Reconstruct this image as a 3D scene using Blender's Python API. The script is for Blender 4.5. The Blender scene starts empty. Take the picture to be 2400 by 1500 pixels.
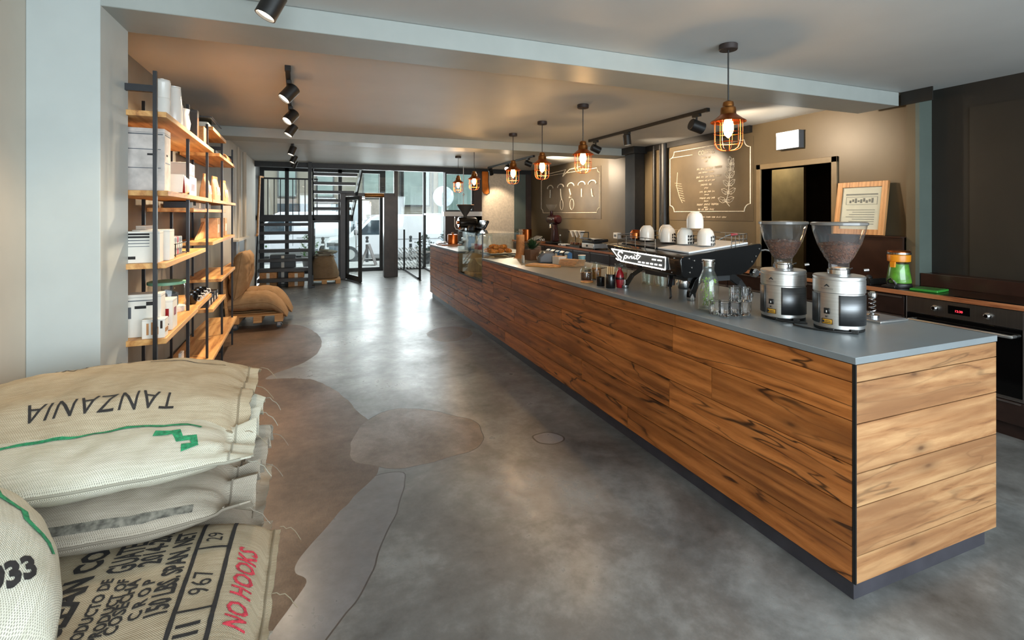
import bpy, bmesh, math, random
from mathutils import Vector, Matrix, noise, geometry
from math import pi, sin, cos, radians
random.seed(7)
SC = bpy.context.scene
COL = SC.collection

# ---------------------------------------------------------------- camera
cd = bpy.data.cameras.new('camera'); cam = bpy.data.objects.new('camera', cd); COL.objects.link(cam)
cam.location = (0, 0, 1.5); cam.rotation_euler = (pi/2, 0, -radians(21.55))
cd.sensor_width = 36; cd.lens = 36*1152/2400; cd.shift_y = -248/2400; cd.clip_start = .05; cd.clip_end = 200
SC.camera = cam

# ---------------------------------------------------------------- world, exposure
W = bpy.data.worlds.new('world'); SC.world = W; W.use_nodes = True
wn = W.node_tree
bg = wn.nodes['Background']
sky = wn.nodes.new('ShaderNodeTexSky'); sky.sky_type = 'HOSEK_WILKIE'; sky.turbidity = 8; sky.ground_albedo = .4
sky.sun_direction = (-.35, .3, .88)
mixw = wn.nodes.new('ShaderNodeMixRGB'); mixw.inputs[0].default_value = .75; mixw.inputs[2].default_value = (.86, .95, 1, 1)
wn.links.new(sky.outputs[0], mixw.inputs[1]); wn.links.new(mixw.outputs[0], bg.inputs[0])
bg.inputs[1].default_value = 1.8
SC.view_settings.view_transform = 'Standard'; SC.view_settings.look = 'None'
SC.view_settings.gamma = 1; SC.view_settings.use_curve_mapping = False
SC.view_settings.exposure = 0.62
cy = SC.cycles
cy.max_bounces = 8; cy.diffuse_bounces = 4; cy.glossy_bounces = 4; cy.transmission_bounces = 8; cy.transparent_max_bounces = 16
cy.caustics_reflective = False; cy.caustics_refractive = False; cy.sample_clamp_indirect = 4; cy.sample_clamp_direct = 0
cy.use_denoising = True
cy.blur_glossy = .5

def area(name, loc, rot, sx, sy, power, color):
    l = bpy.data.lights.new(name, 'AREA'); l.shape = 'RECTANGLE'; l.size = sx; l.size_y = sy; l.energy = power; l.color = color
    o = bpy.data.objects.new(name, l); COL.objects.link(o); o.location = loc; o.rotation_euler = rot
    return o
# daylight entering through the shop windows: the wide one behind the camera and the glazed entrance bay
area('rear_window_daylight', (1.9, -2.1, 1.65), (radians(66), 0, 0), 5.6, 1.9, 180, (.79, .92, 1))
area('entrance_daylight', (1.9, 14.1, 2.3), (radians(-68), 0, 0), 4.2, 3.0, 240, (.9, .96, 1))

# ---------------------------------------------------------------- object helpers
def C(r, g, b, a=1):
    f = lambda v: (v/255/12.92) if v/255 <= .04045 else ((v/255+.055)/1.055)**2.4
    return (f(r), f(g), f(b), a)

class MB:
    def __init__(s): s.v = []; s.f = []; s.m = []; s.uv = {}; s.tone = {}
    def add(s, vs, fs, m=0, uv=None):
        b = len(s.v); s.v += [tuple(x) for x in vs]
        for i, f in enumerate(fs):
            if uv: s.uv[len(s.f)] = uv[i]
            s.f.append(tuple(b+k for k in f)); s.m.append(m)
    def box(s, x0, y0, z0, x1, y1, z1, m=0):
        s.add([(x0,y0,z0),(x1,y0,z0),(x1,y1,z0),(x0,y1,z0),(x0,y0,z1),(x1,y0,z1),(x1,y1,z1),(x0,y1,z1)],
              [(0,3,2,1),(4,5,6,7),(0,1,5,4),(1,2,6,5),(2,3,7,6),(3,0,4,7)], m)
        return s
    def obox(s, c, size, rot, m=0):
        R = rot if isinstance(rot, Matrix) else Matrix.Rotation(rot[1], 3, rot[0])
        hx, hy, hz = [k/2 for k in size]; c = Vector(c)
        vs = [c + R @ Vector(p) for p in [(-hx,-hy,-hz),(hx,-hy,-hz),(hx,hy,-hz),(-hx,hy,-hz),(-hx,-hy,hz),(hx,-hy,hz),(hx,hy,hz),(-hx,hy,hz)]]
        s.add(vs, [(0,3,2,1),(4,5,6,7),(0,1,5,4),(1,2,6,5),(2,3,7,6),(3,0,4,7)], m); return s
    def lathe(s, prof, c=(0,0,0), n=24, m=0, R=None, sx=1, sy=1):
        R = R or Matrix.Identity(3); c = Vector(c); b = len(s.v); k = len(prof)
        for (r, z) in prof:
            for i in range(n):
                a = 2*pi*i/n
                s.v.append(tuple(c + R @ Vector((r*cos(a)*sx, r*sin(a)*sy, z))))
        for j in range(k-1):
            for i in range(n):
                i2 = (i+1) % n
                s.f.append((b+j*n+i, b+j*n+i2, b+(j+1)*n+i2, b+(j+1)*n+i)); s.m.append(m)
        if prof[0][0] > 1e-5: s.f.append(tuple(b+i for i in reversed(range(n)))); s.m.append(m)
        if prof[-1][0] > 1e-5: s.f.append(tuple(b+(k-1)*n+i for i in range(n))); s.m.append(m)
        return s
    def shell(s, prof, c=(0,0,0), n=24, m=0, R=None):
        """open lathe: no caps"""
        k = len(s.f); s.lathe(prof, c, n, m, R)
        # drop caps
        drop = [i for i in range(k, len(s.f)) if len(s.f[i]) == n and n != 4]
        for i in reversed(drop): del s.f[i]; del s.m[i]
        return s
    def cyl(s, p0, p1, r0, r1=None, n=16, m=0):
        p0 = Vector(p0); p1 = Vector(p1); d = p1-p0; L = d.length
        R = d.to_track_quat('Z', 'Y').to_matrix()
        return s.lathe([(r0, 0), (r0 if r1 is None else r1, L)], p0, n, m, R)
    def tube(s, pts, r, n=8, m=0, closed=False):
        P = [Vector(p) for p in pts]; N = len(P); b = len(s.v)
        up = None
        for i in range(N):
            if closed: t = (P[(i+1) % N]-P[i-1])
            else: t = P[min(i+1, N-1)]-P[max(i-1, 0)]
            t.normalize()
            if up is None: up = Vector((0,0,1)) if abs(t.z) < .9 else Vector((1,0,0))
            a = t.cross(up).normalized(); u2 = a.cross(t).normalized(); up = u2
            rr = r[i] if isinstance(r, (list, tuple)) else r
            for k in range(n):
                q = 2*pi*k/n; s.v.append(tuple(P[i]+a*cos(q)*rr+u2*sin(q)*rr))
        for i in range(N if closed else N-1):
            j = (i+1) % N
            for k in range(n):
                k2 = (k+1) % n
                s.f.append((b+i*n+k, b+i*n+k2, b+j*n+k2, b+j*n+k)); s.m.append(m)
        if not closed:
            s.f.append(tuple(b+k for k in reversed(range(n)))); s.m.append(m)
            s.f.append(tuple(b+(N-1)*n+k for k in range(n))); s.m.append(m)
        return s
    def sphere(s, c, r, n=16, m=0, sc=(1,1,1), half=None):
        lo, hi = (-pi/2, pi/2) if half is None else half
        k = n//2
        prof = [(max(1e-6, r*cos(lo+(hi-lo)*i/k)), r*sin(lo+(hi-lo)*i/k)) for i in range(k+1)]
        b = len(s.v); s.lathe([(p[0], p[1]*sc[2]) for p in prof], (0,0,0), n, m, sx=sc[0], sy=sc[1])
        for i in range(b, len(s.v)): s.v[i] = tuple(Vector(s.v[i])+Vector(c))
        return s
    def prism(s, poly, axis, a, b, m=0):
        n = len(poly)
        def P(p, t): return {'x': (t, p[0], p[1]), 'y': (p[0], t, p[1]), 'z': (p[0], p[1], t)}[axis]
        s.add([P(p, a) for p in poly]+[P(p, b) for p in poly],
              [tuple(range(n)), tuple(reversed(range(n, 2*n)))]+[(i, (i+1) % n, n+(i+1) % n, n+i)[::-1] for i in range(n)], m)
        return s
    def xf(s, M, start=0):
        for i in range(start, len(s.v)): s.v[i] = tuple(M @ Vector(s.v[i]))
        return s
    def build(s, name, mats, parent=None, loc=(0,0,0), rot=(0,0,0), bevel=0, smooth=35, seg=2, subsurf=0, fixn=True):
        me = bpy.data.meshes.new(name); me.from_pydata(s.v, [], s.f)
        if not isinstance(mats, (list, tuple)): mats = [mats]
        for m in mats: me.materials.append(m)
        me.polygons.foreach_set('material_index', s.m)
        if s.uv:
            ul = me.uv_layers.new(name='UVMap')
            for fi, uvs in s.uv.items():
                p = me.polygons[fi]
                for k, li in enumerate(p.loop_indices): ul.data[li].uv = uvs[k]
        if s.tone:
            at = me.attributes.new('tone', 'FLOAT', 'FACE')
            for fi, t in s.tone.items(): at.data[fi].value = t
        if fixn:
            bm = bmesh.new(); bm.from_mesh(me); bmesh.ops.recalc_face_normals(bm, faces=bm.faces); bm.to_mesh(me); bm.free()
        if smooth:
            me.shade_smooth(); me.set_sharp_from_angle(angle=radians(smooth))
        me.update()
        o = bpy.data.objects.new(name, me); COL.objects.link(o); o.location = loc; o.rotation_euler = rot
        if parent: o.parent = parent
        if bevel:
            b = o.modifiers.new('bevel', 'BEVEL'); b.width = bevel; b.segments = seg; b.limit_method = 'ANGLE'; b.angle_limit = radians(40)
        if subsurf:
            q = o.modifiers.new('sub', 'SUBSURF'); q.levels = subsurf; q.render_levels = subsurf
        return o

def tag(o, label=None, cat=None, group=None, kind=None):
    if label: o['label'] = label
    if cat: o['category'] = cat
    if group: o['group'] = group
    if kind: o['kind'] = kind
    return o
def thing(name, label, cat, loc=(0,0,0), rz=0, group=None):
    o = bpy.data.objects.new(name, None); o.empty_display_size = .05; COL.objects.link(o)
    o.location = loc; o.rotation_euler = (0, 0, rz)
    return tag(o, label, cat, group)
def struct(name, mb, mats, bevel=0, **k): return tag(mb.build(name, mats, bevel=bevel, **k), kind='structure')
def copy_tree(o, parent=None):
    c = o.copy(); COL.objects.link(c)
    if parent: c.parent = parent
    for ch in list(o.children): copy_tree(ch, c)
    return c
def box(x0,y0,z0,x1,y1,z1): return MB().box(x0,y0,z0,x1,y1,z1)

def text_geo(body, size=1, shear=0, offset=0, spacing=1, xscale=1, align='CENTER', cut=0):
    """flat lettering in the XY plane -> (verts, faces)"""
    cu = bpy.data.curves.new('lettering', 'FONT'); cu.body = body; cu.size = size; cu.shear = shear; cu.offset = offset
    cu.space_character = spacing; cu.align_x = align; cu.align_y = 'CENTER'; cu.resolution_u = 2
    o = bpy.data.objects.new('lettering', cu); COL.objects.link(o)
    bpy.context.view_layer.update()
    me = bpy.data.meshes.new_from_object(o.evaluated_get(bpy.context.evaluated_depsgraph_get()))
    bm = bmesh.new(); bm.from_mesh(me)
    for v in bm.verts: v.co.x *= xscale
    if cut and bm.verts:
        xs = [v.co.x for v in bm.verts]; ys = [v.co.y for v in bm.verts]
        for ax, lo, hi in ((0, min(xs), max(xs)), (1, min(ys), max(ys))):
            t = lo+cut
            while t < hi:
                no = Vector((1,0,0)) if ax == 0 else Vector((0,1,0)); co = no*t
                bmesh.ops.bisect_plane(bm, geom=bm.verts[:]+bm.edges[:]+bm.faces[:], plane_co=co, plane_no=no); t += cut
    bm.verts.index_update()
    vs = [v.co.copy() for v in bm.verts]; fs = [[v.index for v in f.verts] for f in bm.faces]
    bm.free(); bpy.data.objects.remove(o); bpy.data.curves.remove(cu); bpy.data.meshes.remove(me)
    return vs, fs
def put_text(mb, body, size, M, m, eps=0, **k):
    vs, fs = text_geo(body, size, **k)
    mb.add([M @ v for v in vs], fs, m)
def frame_M(o, u, v):
    """matrix sending (x,y,0) to o + x*u + y*v"""
    u = Vector(u); v = Vector(v); w = u.cross(v)
    return Matrix(((u.x, v.x, w.x, o[0]), (u.y, v.y, w.y, o[1]), (u.z, v.z, w.z, o[2]), (0, 0, 0, 1)))
# ---------------------------------------------------------------- materials
MATS = {}
class NT:
    def __init__(s, name):
        s.mat = bpy.data.materials.new(name); s.mat.use_nodes = True; s.t = s.mat.node_tree
        s.b = s.t.nodes['Principled BSDF']; s.out = s.t.nodes['Material Output']; MATS[name] = s.mat
    def n(s, typ, ins=None, **attrs):
        nd = s.t.nodes.new('ShaderNode'+typ)
        for k, v in attrs.items(): setattr(nd, k, v)
        for k, v in (ins or {}).items():
            if hasattr(v, 'is_linked') or isinstance(v, bpy.types.NodeSocket): s.t.links.new(v, nd.inputs[k])
            else: nd.inputs[k].default_value = v
        return nd
    def link(s, a, b): s.t.links.new(a, b)
    def set(s, k, v):
        if isinstance(v, bpy.types.NodeSocket): s.t.links.new(v, s.b.inputs[k])
        else: s.b.inputs[k].default_value = v
    def ramp(s, fac, stops, interp='LINEAR'):
        r = s.n('ValToRGB', {0: fac}); r.color_ramp.interpolation = interp
        e = r.color_ramp.elements
        while len(e) < len(stops): e.new(.5)
        for i, (p, c) in enumerate(stops): e[i].position = p; e[i].color = c if len(c) == 4 else (*c, 1)
        return r.outputs[0]
    def mix(s, fac, a, b, mode='MIX'):
        nd = s.n('MixRGB', {0: fac, 1: a, 2: b}, blend_type=mode); return nd.outputs[0]
    def math(s, op, a, b=0.):
        return s.n('Math', {0: a, 1: b}, operation=op).outputs[0]
    def bump(s, h, strength=.2, dist=.01):
        s.set('Normal', s.n('Bump', {'Height': h, 'Strength': strength, 'Distance': dist}).outputs[0])
    def coord(s, kind='Object', scale=(1,1,1), rot=(0,0,0)):
        c = s.n('TexCoord').outputs[kind]
        return s.n('Mapping', {'Vector': c, 'Scale': scale, 'Rotation': rot}).outputs[0]
def G(v): return (v, v, v, 1)

def pm(name, col, rough=.5, metal=0, spec=.5, var=.08, vscale=6, bump=0, bscale=60, coat=0):
    """plain surface with faint mottling"""
    t = NT(name); co = t.coord()
    nz = t.n('TexNoise', {'Vector': co, 'Scale': vscale, 'Detail': 4.}).outputs[0]
    dark = tuple(c*(1-var*2) for c in col[:3])+(1,); lite = tuple(min(1, c*(1+var*2)) for c in col[:3])+(1,)
    t.set('Base Color', t.ramp(nz, [(.3, dark), (.7, lite)]))
    t.set('Roughness', rough); t.set('Metallic', metal); t.set('Specular IOR Level', spec)
    if coat: t.set('Coat Weight', coat); t.set('Coat Roughness', .08)
    if bump:
        b = t.n('TexNoise', {'Vector': co, 'Scale': bscale, 'Detail': 3.}).outputs[0]; t.bump(b, bump, .004)
    return t.mat
def emit(name, col, strength):
    t = NT(name); t.set('Base Color', col); t.set('Emission Color', col); t.set('Emission Strength', strength); return t.mat
def thin_glass(name, tint=(.96, .98, .97, 1), rough=.02, ior=1.5, body=0., bodycol=(.8,.85,.85,1)):
    t = NT(name)
    tr = t.n('BsdfTransparent', {0: tint}); gl = t.n('BsdfGlossy', {'Roughness': rough, 'Color': G(1)})
    bf = t.n('NewGeometry').outputs['Backfacing']
    lw = t.n('Fresnel', {0: t.n('MapRange', {'Value': bf, 'To Min': ior, 'To Max': 1/ior}).outputs[0]}).outputs[0]
    mx = t.n('MixShader', {0: lw, 1: tr.outputs[0], 2: gl.outputs[0]})
    res = mx.outputs[0]
    if body:
        df = t.n('BsdfDiffuse', {0: bodycol}); res = t.n('MixShader', {0: body, 1: res, 2: df.outputs[0]}).outputs[0]
    t.link(res, t.out.inputs[0]); return t.mat
def solid_glass(name, tint=(1,1,1,1), rough=0.):
    t = NT(name); t.set('Base Color', tint); t.set('Roughness', rough); t.set('Transmission Weight', 1.); t.set('IOR', 1.45); return t.mat

def wood(name, lo, hi, dark, axis=1, gscale=1., rough=.5, knots=.5, crack=0., uv=False, coat=0., tone=0.):
    """plank wood with grain along one axis"""
    t = NT(name)
    sc = [9*gscale]*3; sc[axis] = .7*gscale
    if uv: sc = [.9*gscale, 9*gscale, 1]
    co = t.coord('UV' if uv else 'Object', tuple(sc))
    warp = t.n('TexNoise', {'Vector': co, 'Scale': .55, 'Detail': 3.}, noise_dimensions='3D')
    co2 = t.n('VectorMath', {0: co, 1: t.n('VectorMath', {0: warp.outputs[1], 1: (1.1, 1.1, 1.1)}, operation='MULTIPLY').outputs[0]}, operation='ADD').outputs[0]
    fine = t.n('TexNoise', {'Vector': co2, 'Scale': 6.5, 'Detail': 6., 'Roughness': .65}).outputs[0]
    big = t.n('TexNoise', {'Vector': co2, 'Scale': .8, 'Detail': 2.}).outputs[0]
    wv = t.n('TexWave', {'Vector': co2, 'Scale': .55, 'Distortion': 5.5, 'Detail': 3., 'Detail Scale': 1.2}, bands_direction='Y' if axis != 1 or uv else 'X').outputs[1]
    f = t.math('ADD', t.math('MULTIPLY', fine, .55), t.math('ADD', t.math('MULTIPLY', wv, .17), t.math('MULTIPLY', big, .32)))
    col = t.ramp(f, [(.3, dark), (.43, lo), (.66, hi)])
    if knots:
        kc = [2.6]*3; kc[axis] = 1.0
        if uv: kc = [1.7, 5.0, 1]
        kco = t.coord('UV' if uv else 'Object', tuple(kc))
        kco = t.n('VectorMath', {0: kco, 1: t.n('VectorMath', {0: warp.outputs[1], 1: (.35, .35, .35)}, operation='MULTIPLY').outputs[0]}, operation='ADD').outputs[0]
        vn = t.n('TexVoronoi', {'Vector': kco, 'Scale': 1.15, 'Randomness': 1.}, voronoi_dimensions='2D' if uv else '3D'); vor = vn.outputs['Distance']
        gate = t.math('GREATER_THAN', t.n('SeparateColor', {0: vn.outputs['Color']}).outputs[0], .45)
        k = t.math('MULTIPLY', gate, t.ramp(vor, [(.02, G(1)), (.05, G(.6)), (.10, G(.28)), (.2, G(0))]))
        col = t.mix(t.math('MULTIPLY', k, knots), col, tuple(c*.35 for c in dark[:3])+(1,))
    if crack:
        cc = t.coord('UV' if uv else 'Object', (.75, 5.2, 1) if uv else (3, 3, 3))
        cn = t.n('TexNoise', {'Vector': cc, 'Scale': 1.15, 'Detail': 3.5, 'Roughness': .5, 'Distortion': .35}).outputs[0]
        d = t.math('ABSOLUTE', t.math('SUBTRACT', cn, .5))
        k = t.ramp(d, [(.0, G(1)), (.004, G(.85)), (.011, G(.15)), (.04, G(0))])
        st = t.n('TexNoise', {'Vector': cc, 'Scale': .7, 'Detail': 2.}).outputs[0]
        k = t.math('MULTIPLY', k, t.ramp(st, [(.36, G(0)), (.52, G(1))]))
        col = t.mix(t.math('MULTIPLY', k, crack), col, tuple(c*.12 for c in dark[:3])+(1,))
        # broad stains
        s2 = t.n('TexNoise', {'Vector': cc, 'Scale': 1.7, 'Detail': 4.}).outputs[0]
        col = t.mix(t.ramp(s2, [(.46, G(0)), (.66, G(.85))]), col, t.mix(.55, lo, dark))
    if tone:
        at = t.n('Attribute', attribute_name='tone').outputs['Fac']
        col = t.n('HueSaturation', {'Color': col, 'Value': t.math('ADD', 1-tone, t.math('MULTIPLY', at, 2*tone))}).outputs[0]
    t.set('Base Color', col); t.set('Roughness', rough)
    if coat: t.set('Coat Weight', coat); t.set('Coat Roughness', .25)
    t.bump(f, .12, .004)
    return t.mat

def burlap(name, c1, c2, hole, period=.0052):
    t = NT(name); uv = t.n('TexCoord').outputs['UV']
    wob = t.n('TexNoise', {'Vector': uv, 'Scale': 55., 'Detail': 2.}).outputs[1]
    uv2 = t.n('VectorMath', {0: uv, 1: t.n('VectorMath', {0: wob, 1: (.003, .003, 0)}, operation='MULTIPLY').outputs[0]}, operation='ADD').outputs[0]
    sx = t.n('SeparateXYZ', {0: uv2})
    a = t.math('SINE', t.math('MULTIPLY', sx.outputs[0], 2*pi/period)); b = t.math('SINE', t.math('MULTIPLY', sx.outputs[1], 2*pi/period))
    h = t.math('MULTIPLY', a, b)
    wide = t.n('TexNoise', {'Vector': uv, 'Scale': 9., 'Detail': 5., 'Roughness': .6}).outputs[0]
    thr = t.n('TexNoise', {'Vector': t.n('Mapping', {'Vector': uv, 'Scale': (12, 160, 1)}).outputs[0], 'Scale': 1., 'Detail': 2.}).outputs[0]
    col = t.ramp(t.math('ADD', t.math('MULTIPLY', wide, .6), t.math('MULTIPLY', thr, .4)), [(.35, c1), (.65, c2)])
    holes = t.ramp(h, [(.1, G(0)), (.75, G(.75))])
    fade = t.ramp(wide, [(.35, G(.5)), (.65, G(1))])
    col = t.mix(t.math('MULTIPLY', holes, fade), col, hole)
    t.set('Base Color', col); t.set('Roughness', .95); t.set('Specular IOR Level', .1)
    t.bump(t.math('ADD', t.math('MULTIPLY', h, -.5), t.math('MULTIPLY', thr, .5)), .55, .002)
    return t.mat

def steel(name, col=(.6,.6,.6,1), rough=.28, axis=2):
    t = NT(name); sc = [3, 3, 3]; sc[axis] = 240
    nz = t.n('TexNoise', {'Vector': t.coord('Object', tuple(sc)), 'Scale': 1., 'Detail': 2.}).outputs[0]
    t.set('Base Color', t.ramp(nz, [(.3, tuple(c*.85 for c in col[:3])+(1,)), (.7, col)]))
    t.set('Metallic', 1.); t.set('Roughness', rough); t.bump(nz, .03, .001); return t.mat

# room
M_ceil = pm('ceiling_paint', C(204,206,205), .5, var=.02, vscale=2, spec=.3)
M_beam = pm('beam_paint', C(166,171,167), .42, var=.02, spec=.4)
M_pillar = pm('pillar_paint', C(188,195,193), .5, var=.015)
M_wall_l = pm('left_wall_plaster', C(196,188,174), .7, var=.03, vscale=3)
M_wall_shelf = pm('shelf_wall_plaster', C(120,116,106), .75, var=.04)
M_olive = pm('olive_wall_paint', C(94,82,62), .42, var=.06, vscale=2.2, bump=.08, bscale=25)
M_chalk = pm('chalkboard_paint', C(92,80,62), .3, var=.1, vscale=3)
M_darkwall = pm('dark_wall_paint', C(30,27,22), .6, var=.05)
M_green = pm('grey_green_paint', C(92,102,95), .5, var=.03)
M_chalkline = pm('white_chalk', C(226,218,200), .8, var=.1, vscale=40)
M_chalkfaint = pm('faint_chalk', C(214,200,176), .8, var=.15, vscale=60)
M_black = pm('black_steel', C(26,25,24), .45, var=.15, vscale=20)
M_blackgloss = pm('black_gloss', C(13,13,14), .18, var=.1, coat=.3)
M_postblack = pm('shelf_post_steel', C(52,52,54), .4, metal=.6, var=.1)
M_plinth = pm('plinth_laminate', C(62,60,66), .35, var=.08, vscale=10)
M_top = pm('grey_worktop', C(128,134,136), .33, var=.03, vscale=5)
M_wenge = pm('wenge_laminate', C(44,30,25), .32, var=.12, vscale=14)
M_wenge2 = pm('dark_brown_panel', C(52,33,26), .25, var=.1, vscale=6)
M_alu = pm('aluminium_trim', C(150,140,135), .35, metal=.9, var=.05)
M_chrome = pm('chrome', C(205,205,205), .1, metal=1, var=.02)
M_steel = steel('brushed_steel', (.70,.69,.67,1), .4)
M_ovensteel = steel('oven_steel', (.36,.34,.32,1), .33, 1)
M_ovenglass = pm('oven_black_glass', C(9,8,8), .08, var=.1)
M_white = pm('white_glaze', C(236,233,226), .15, var=.02)
M_whitepaint = pm('white_paint', C(240,240,240), .4, var=.01)
M_paper = pm('white_paper', C(232,228,218), .7, var=.03)
M_kraft = pm('kraft_paper', C(186,134,86), .75, var=.08, vscale=25)
M_kraft2 = pm('pale_kraft_paper', C(206,168,128), .75, var=.06, vscale=25)
M_copper = pm('copper', C(196,110,58), .28, metal=1, var=.08)
M_copperdark = pm('aged_copper', C(150,98,52), .35, metal=1, var=.15, vscale=30)
M_canopy = pm('canopy_brown', C(50,40,38), .5, var=.08)
M_bulb = emit('filament_bulb_glow', (1, .62, .22, 1), 26)
M_spotglow = emit('spot_lens_glow', (1, .86, .66, 1), 9)
M_exit = emit('lit_sign_panel', (.93, 1, .98, 1), 3.2)
M_glass = thin_glass('window_glass')
M_glassfaint = thin_glass('side_glass', (.97,.99,.98,1), .05, 1.025)
M_glasslow = thin_glass('door_glass', (.97,.99,.98,1), .02, 1.12)
M_hopper = thin_glass('hopper_plastic', (.985,.985,.98,1), .03, 1.4, body=.02, bodycol=(.75,.78,.82,1))
M_case = thin_glass('display_case_glass', (.95,.98,.97,1), .01, 1.5)
M_tumbler = solid_glass('tumbler_glass')
M_carafe = thin_glass('carafe_glass', (.97,.99,.97,1), .01, 1.5, body=.02)
M_film = pm('frosted_film', C(235,240,242), .5, var=.02)
M_red = pm('red_enamel', C(150,28,34), .2, var=.06)
M_darkred = pm('dark_red_enamel', C(52,12,15), .25, var=.1)
M_orange = pm('orange_plastic', C(240,150,30), .3, var=.04)
M_green_j = pm('green_jar_fill', C(98,158,48), .35, var=.25, vscale=14)
M_greenboard = pm('green_board', C(52,140,52), .4, var=.05)
M_leaf = pm('leaf_green', C(62,104,44), .5, var=.3, vscale=30)
M_leaf_dark = pm('dark_leaf_green', C(36,62,34), .45, var=.3, vscale=30)
M_mint = pm('mint_leaf', C(126,166,58), .5, var=.25, vscale=60)
M_bean = pm('roasted_bean', C(98,58,36), .35, var=.3, vscale=90)
M_croissant = pm('croissant_crust', C(206,128,52), .5, var=.3, vscale=45, bump=.3, bscale=60)
M_pot = pm('brown_pot', C(104,76,56), .7, var=.1)
M_grey = pm('grey_plastic', C(96,100,106), .35, var=.05)
M_dgrey = pm('dark_grey_plastic', C(52,54,56), .4, var=.06)
M_blue = pm('blue_label', C(58,104,150), .5, var=.12, vscale=20)
M_pink = pm('pink_label', C(190,100,110), .5, var=.2, vscale=20)
M_text = pm('black_ink', C(40,38,38), .8, var=.15, vscale=80)
M_redink = pm('red_ink', C(196,56,72), .8, var=.2, vscale=90)
M_greenink = pm('green_ink', C(40,138,94), .85, var=.25, vscale=90)
M_brownink = pm('brown_ink', C(104,76,50), .85, var=.2, vscale=80)
M_yellow = pm('yellow_label', C(240,176,52), .5, var=.05)
M_oak = wood('shelf_oak', C(196,138,76), C(228,178,112), C(140,86,40), axis=1, gscale=.9, rough=.5, knots=.35)
M_edge = wood('oak_edge', C(170,106,66), C(200,136,92), C(120,66,38), axis=1, gscale=1.4, rough=.4, knots=0)
M_plank = wood('bar_front_planks', C(172,100,44), C(208,130,66), C(86,45,19), uv=True, rough=.42, knots=.75, crack=.95, gscale=1., coat=.12, tone=.16)  # more orange than the end boards: warm lamplight put into the wood colour
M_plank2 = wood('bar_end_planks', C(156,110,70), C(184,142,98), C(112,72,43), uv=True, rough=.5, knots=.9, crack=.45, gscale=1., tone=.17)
M_pine = wood('pallet_pine', C(190,136,82), C(222,172,116), C(130,84,46), axis=0, rough=.7, knots=.4)
M_boardwood = wood('board_wood', C(196,130,66), C(222,164,96), C(140,84,40), axis=0, gscale=2, knots=0)
M_framewood = wood('poster_frame_oak', C(176,124,74), C(206,154,100), C(130,84,48), axis=2, gscale=2, knots=0)
M_bamboo = wood('pale_wood', C(206,164,112), C(226,190,140), C(170,120,76), axis=2, gscale=2, knots=0)
M_burlap = burlap('burlap', C(168,152,126), C(200,186,160), C(84,74,58))
M_burlap_w = burlap('pale_burlap', C(196,192,172), C(226,222,206), C(84,82,70))
M_burlap_b = burlap('brown_burlap', C(166,130,92), C(196,160,120), C(110,76,44))
M_burlap_m = burlap('mid_brown_burlap', C(134,110,84), C(164,138,108), C(74,58,44))
M_burlap_g = burlap('grey_burlap', C(158,148,132), C(186,176,160), C(84,76,66))

def floor_mat(name, c0, c1, c2, rough, rvar=.1, scale=1.3, bump=0., grain=0.):
    t = NT(name); co = t.coord('Object', (1,1,1))
    n1 = t.n('TexNoise', {'Vector': co, 'Scale': scale, 'Detail': 7., 'Roughness': .62, 'Distortion': .4}).outputs[0]
    n2 = t.n('TexNoise', {'Vector': co, 'Scale': scale*9, 'Detail': 5., 'Roughness': .7}).outputs[0]
    f = t.math('ADD', t.math('MULTIPLY', n1, .75), t.math('MULTIPLY', n2, .25))
    col = t.ramp(f, [(.34, c0), (.5, c1), (.66, c2)])
    if grain:
        g = t.n('TexNoise', {'Vector': co, 'Scale': 130., 'Detail': 3., 'Roughness': .8}).outputs[0]
        col = t.mix(grain, col, t.ramp(g, [(.35, G(.02)), (.65, G(.5))]), 'OVERLAY')
    t.set('Base Color', col)
    t.set('Roughness', t.n('MapRange', {'Value': f, 'From Min': .35, 'From Max': .65, 'To Min': rough+rvar, 'To Max': rough-rvar}).outputs[0])
    t.set('Specular IOR Level', .5)
    wv = t.n('TexNoise', {'Vector': co, 'Scale': 5., 'Detail': 3.}).outputs[0]
    h = t.math('ADD', wv, t.math('MULTIPLY', n2, bump))
    t.bump(h, .06+bump*.2, .01)
    return t.mat
M_fl = floor_mat('polished_concrete', C(72,70,67), C(110,109,106), C(150,150,147), .32, .07)
M_fl_brown = floor_mat('worn_brown_screed', C(70,52,39), C(98,76,58), C(122,98,78), .46, .08, 1.8, .5, .35)
M_fl_tan = floor_mat('tan_rough_patch', C(92,75,60), C(116,98,82), C(138,120,104), .42, .08, 2.4, .5, .3)
M_fl_grey = floor_mat('smooth_grey_patch', C(98,95,94), C(118,116,116), C(136,135,136), .3, .05, 1.5)
M_fl_dark = floor_mat('dark_floor_joint', C(52,46,42), C(64,58,54), C(80,72,66), .4, .05, 4)
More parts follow.
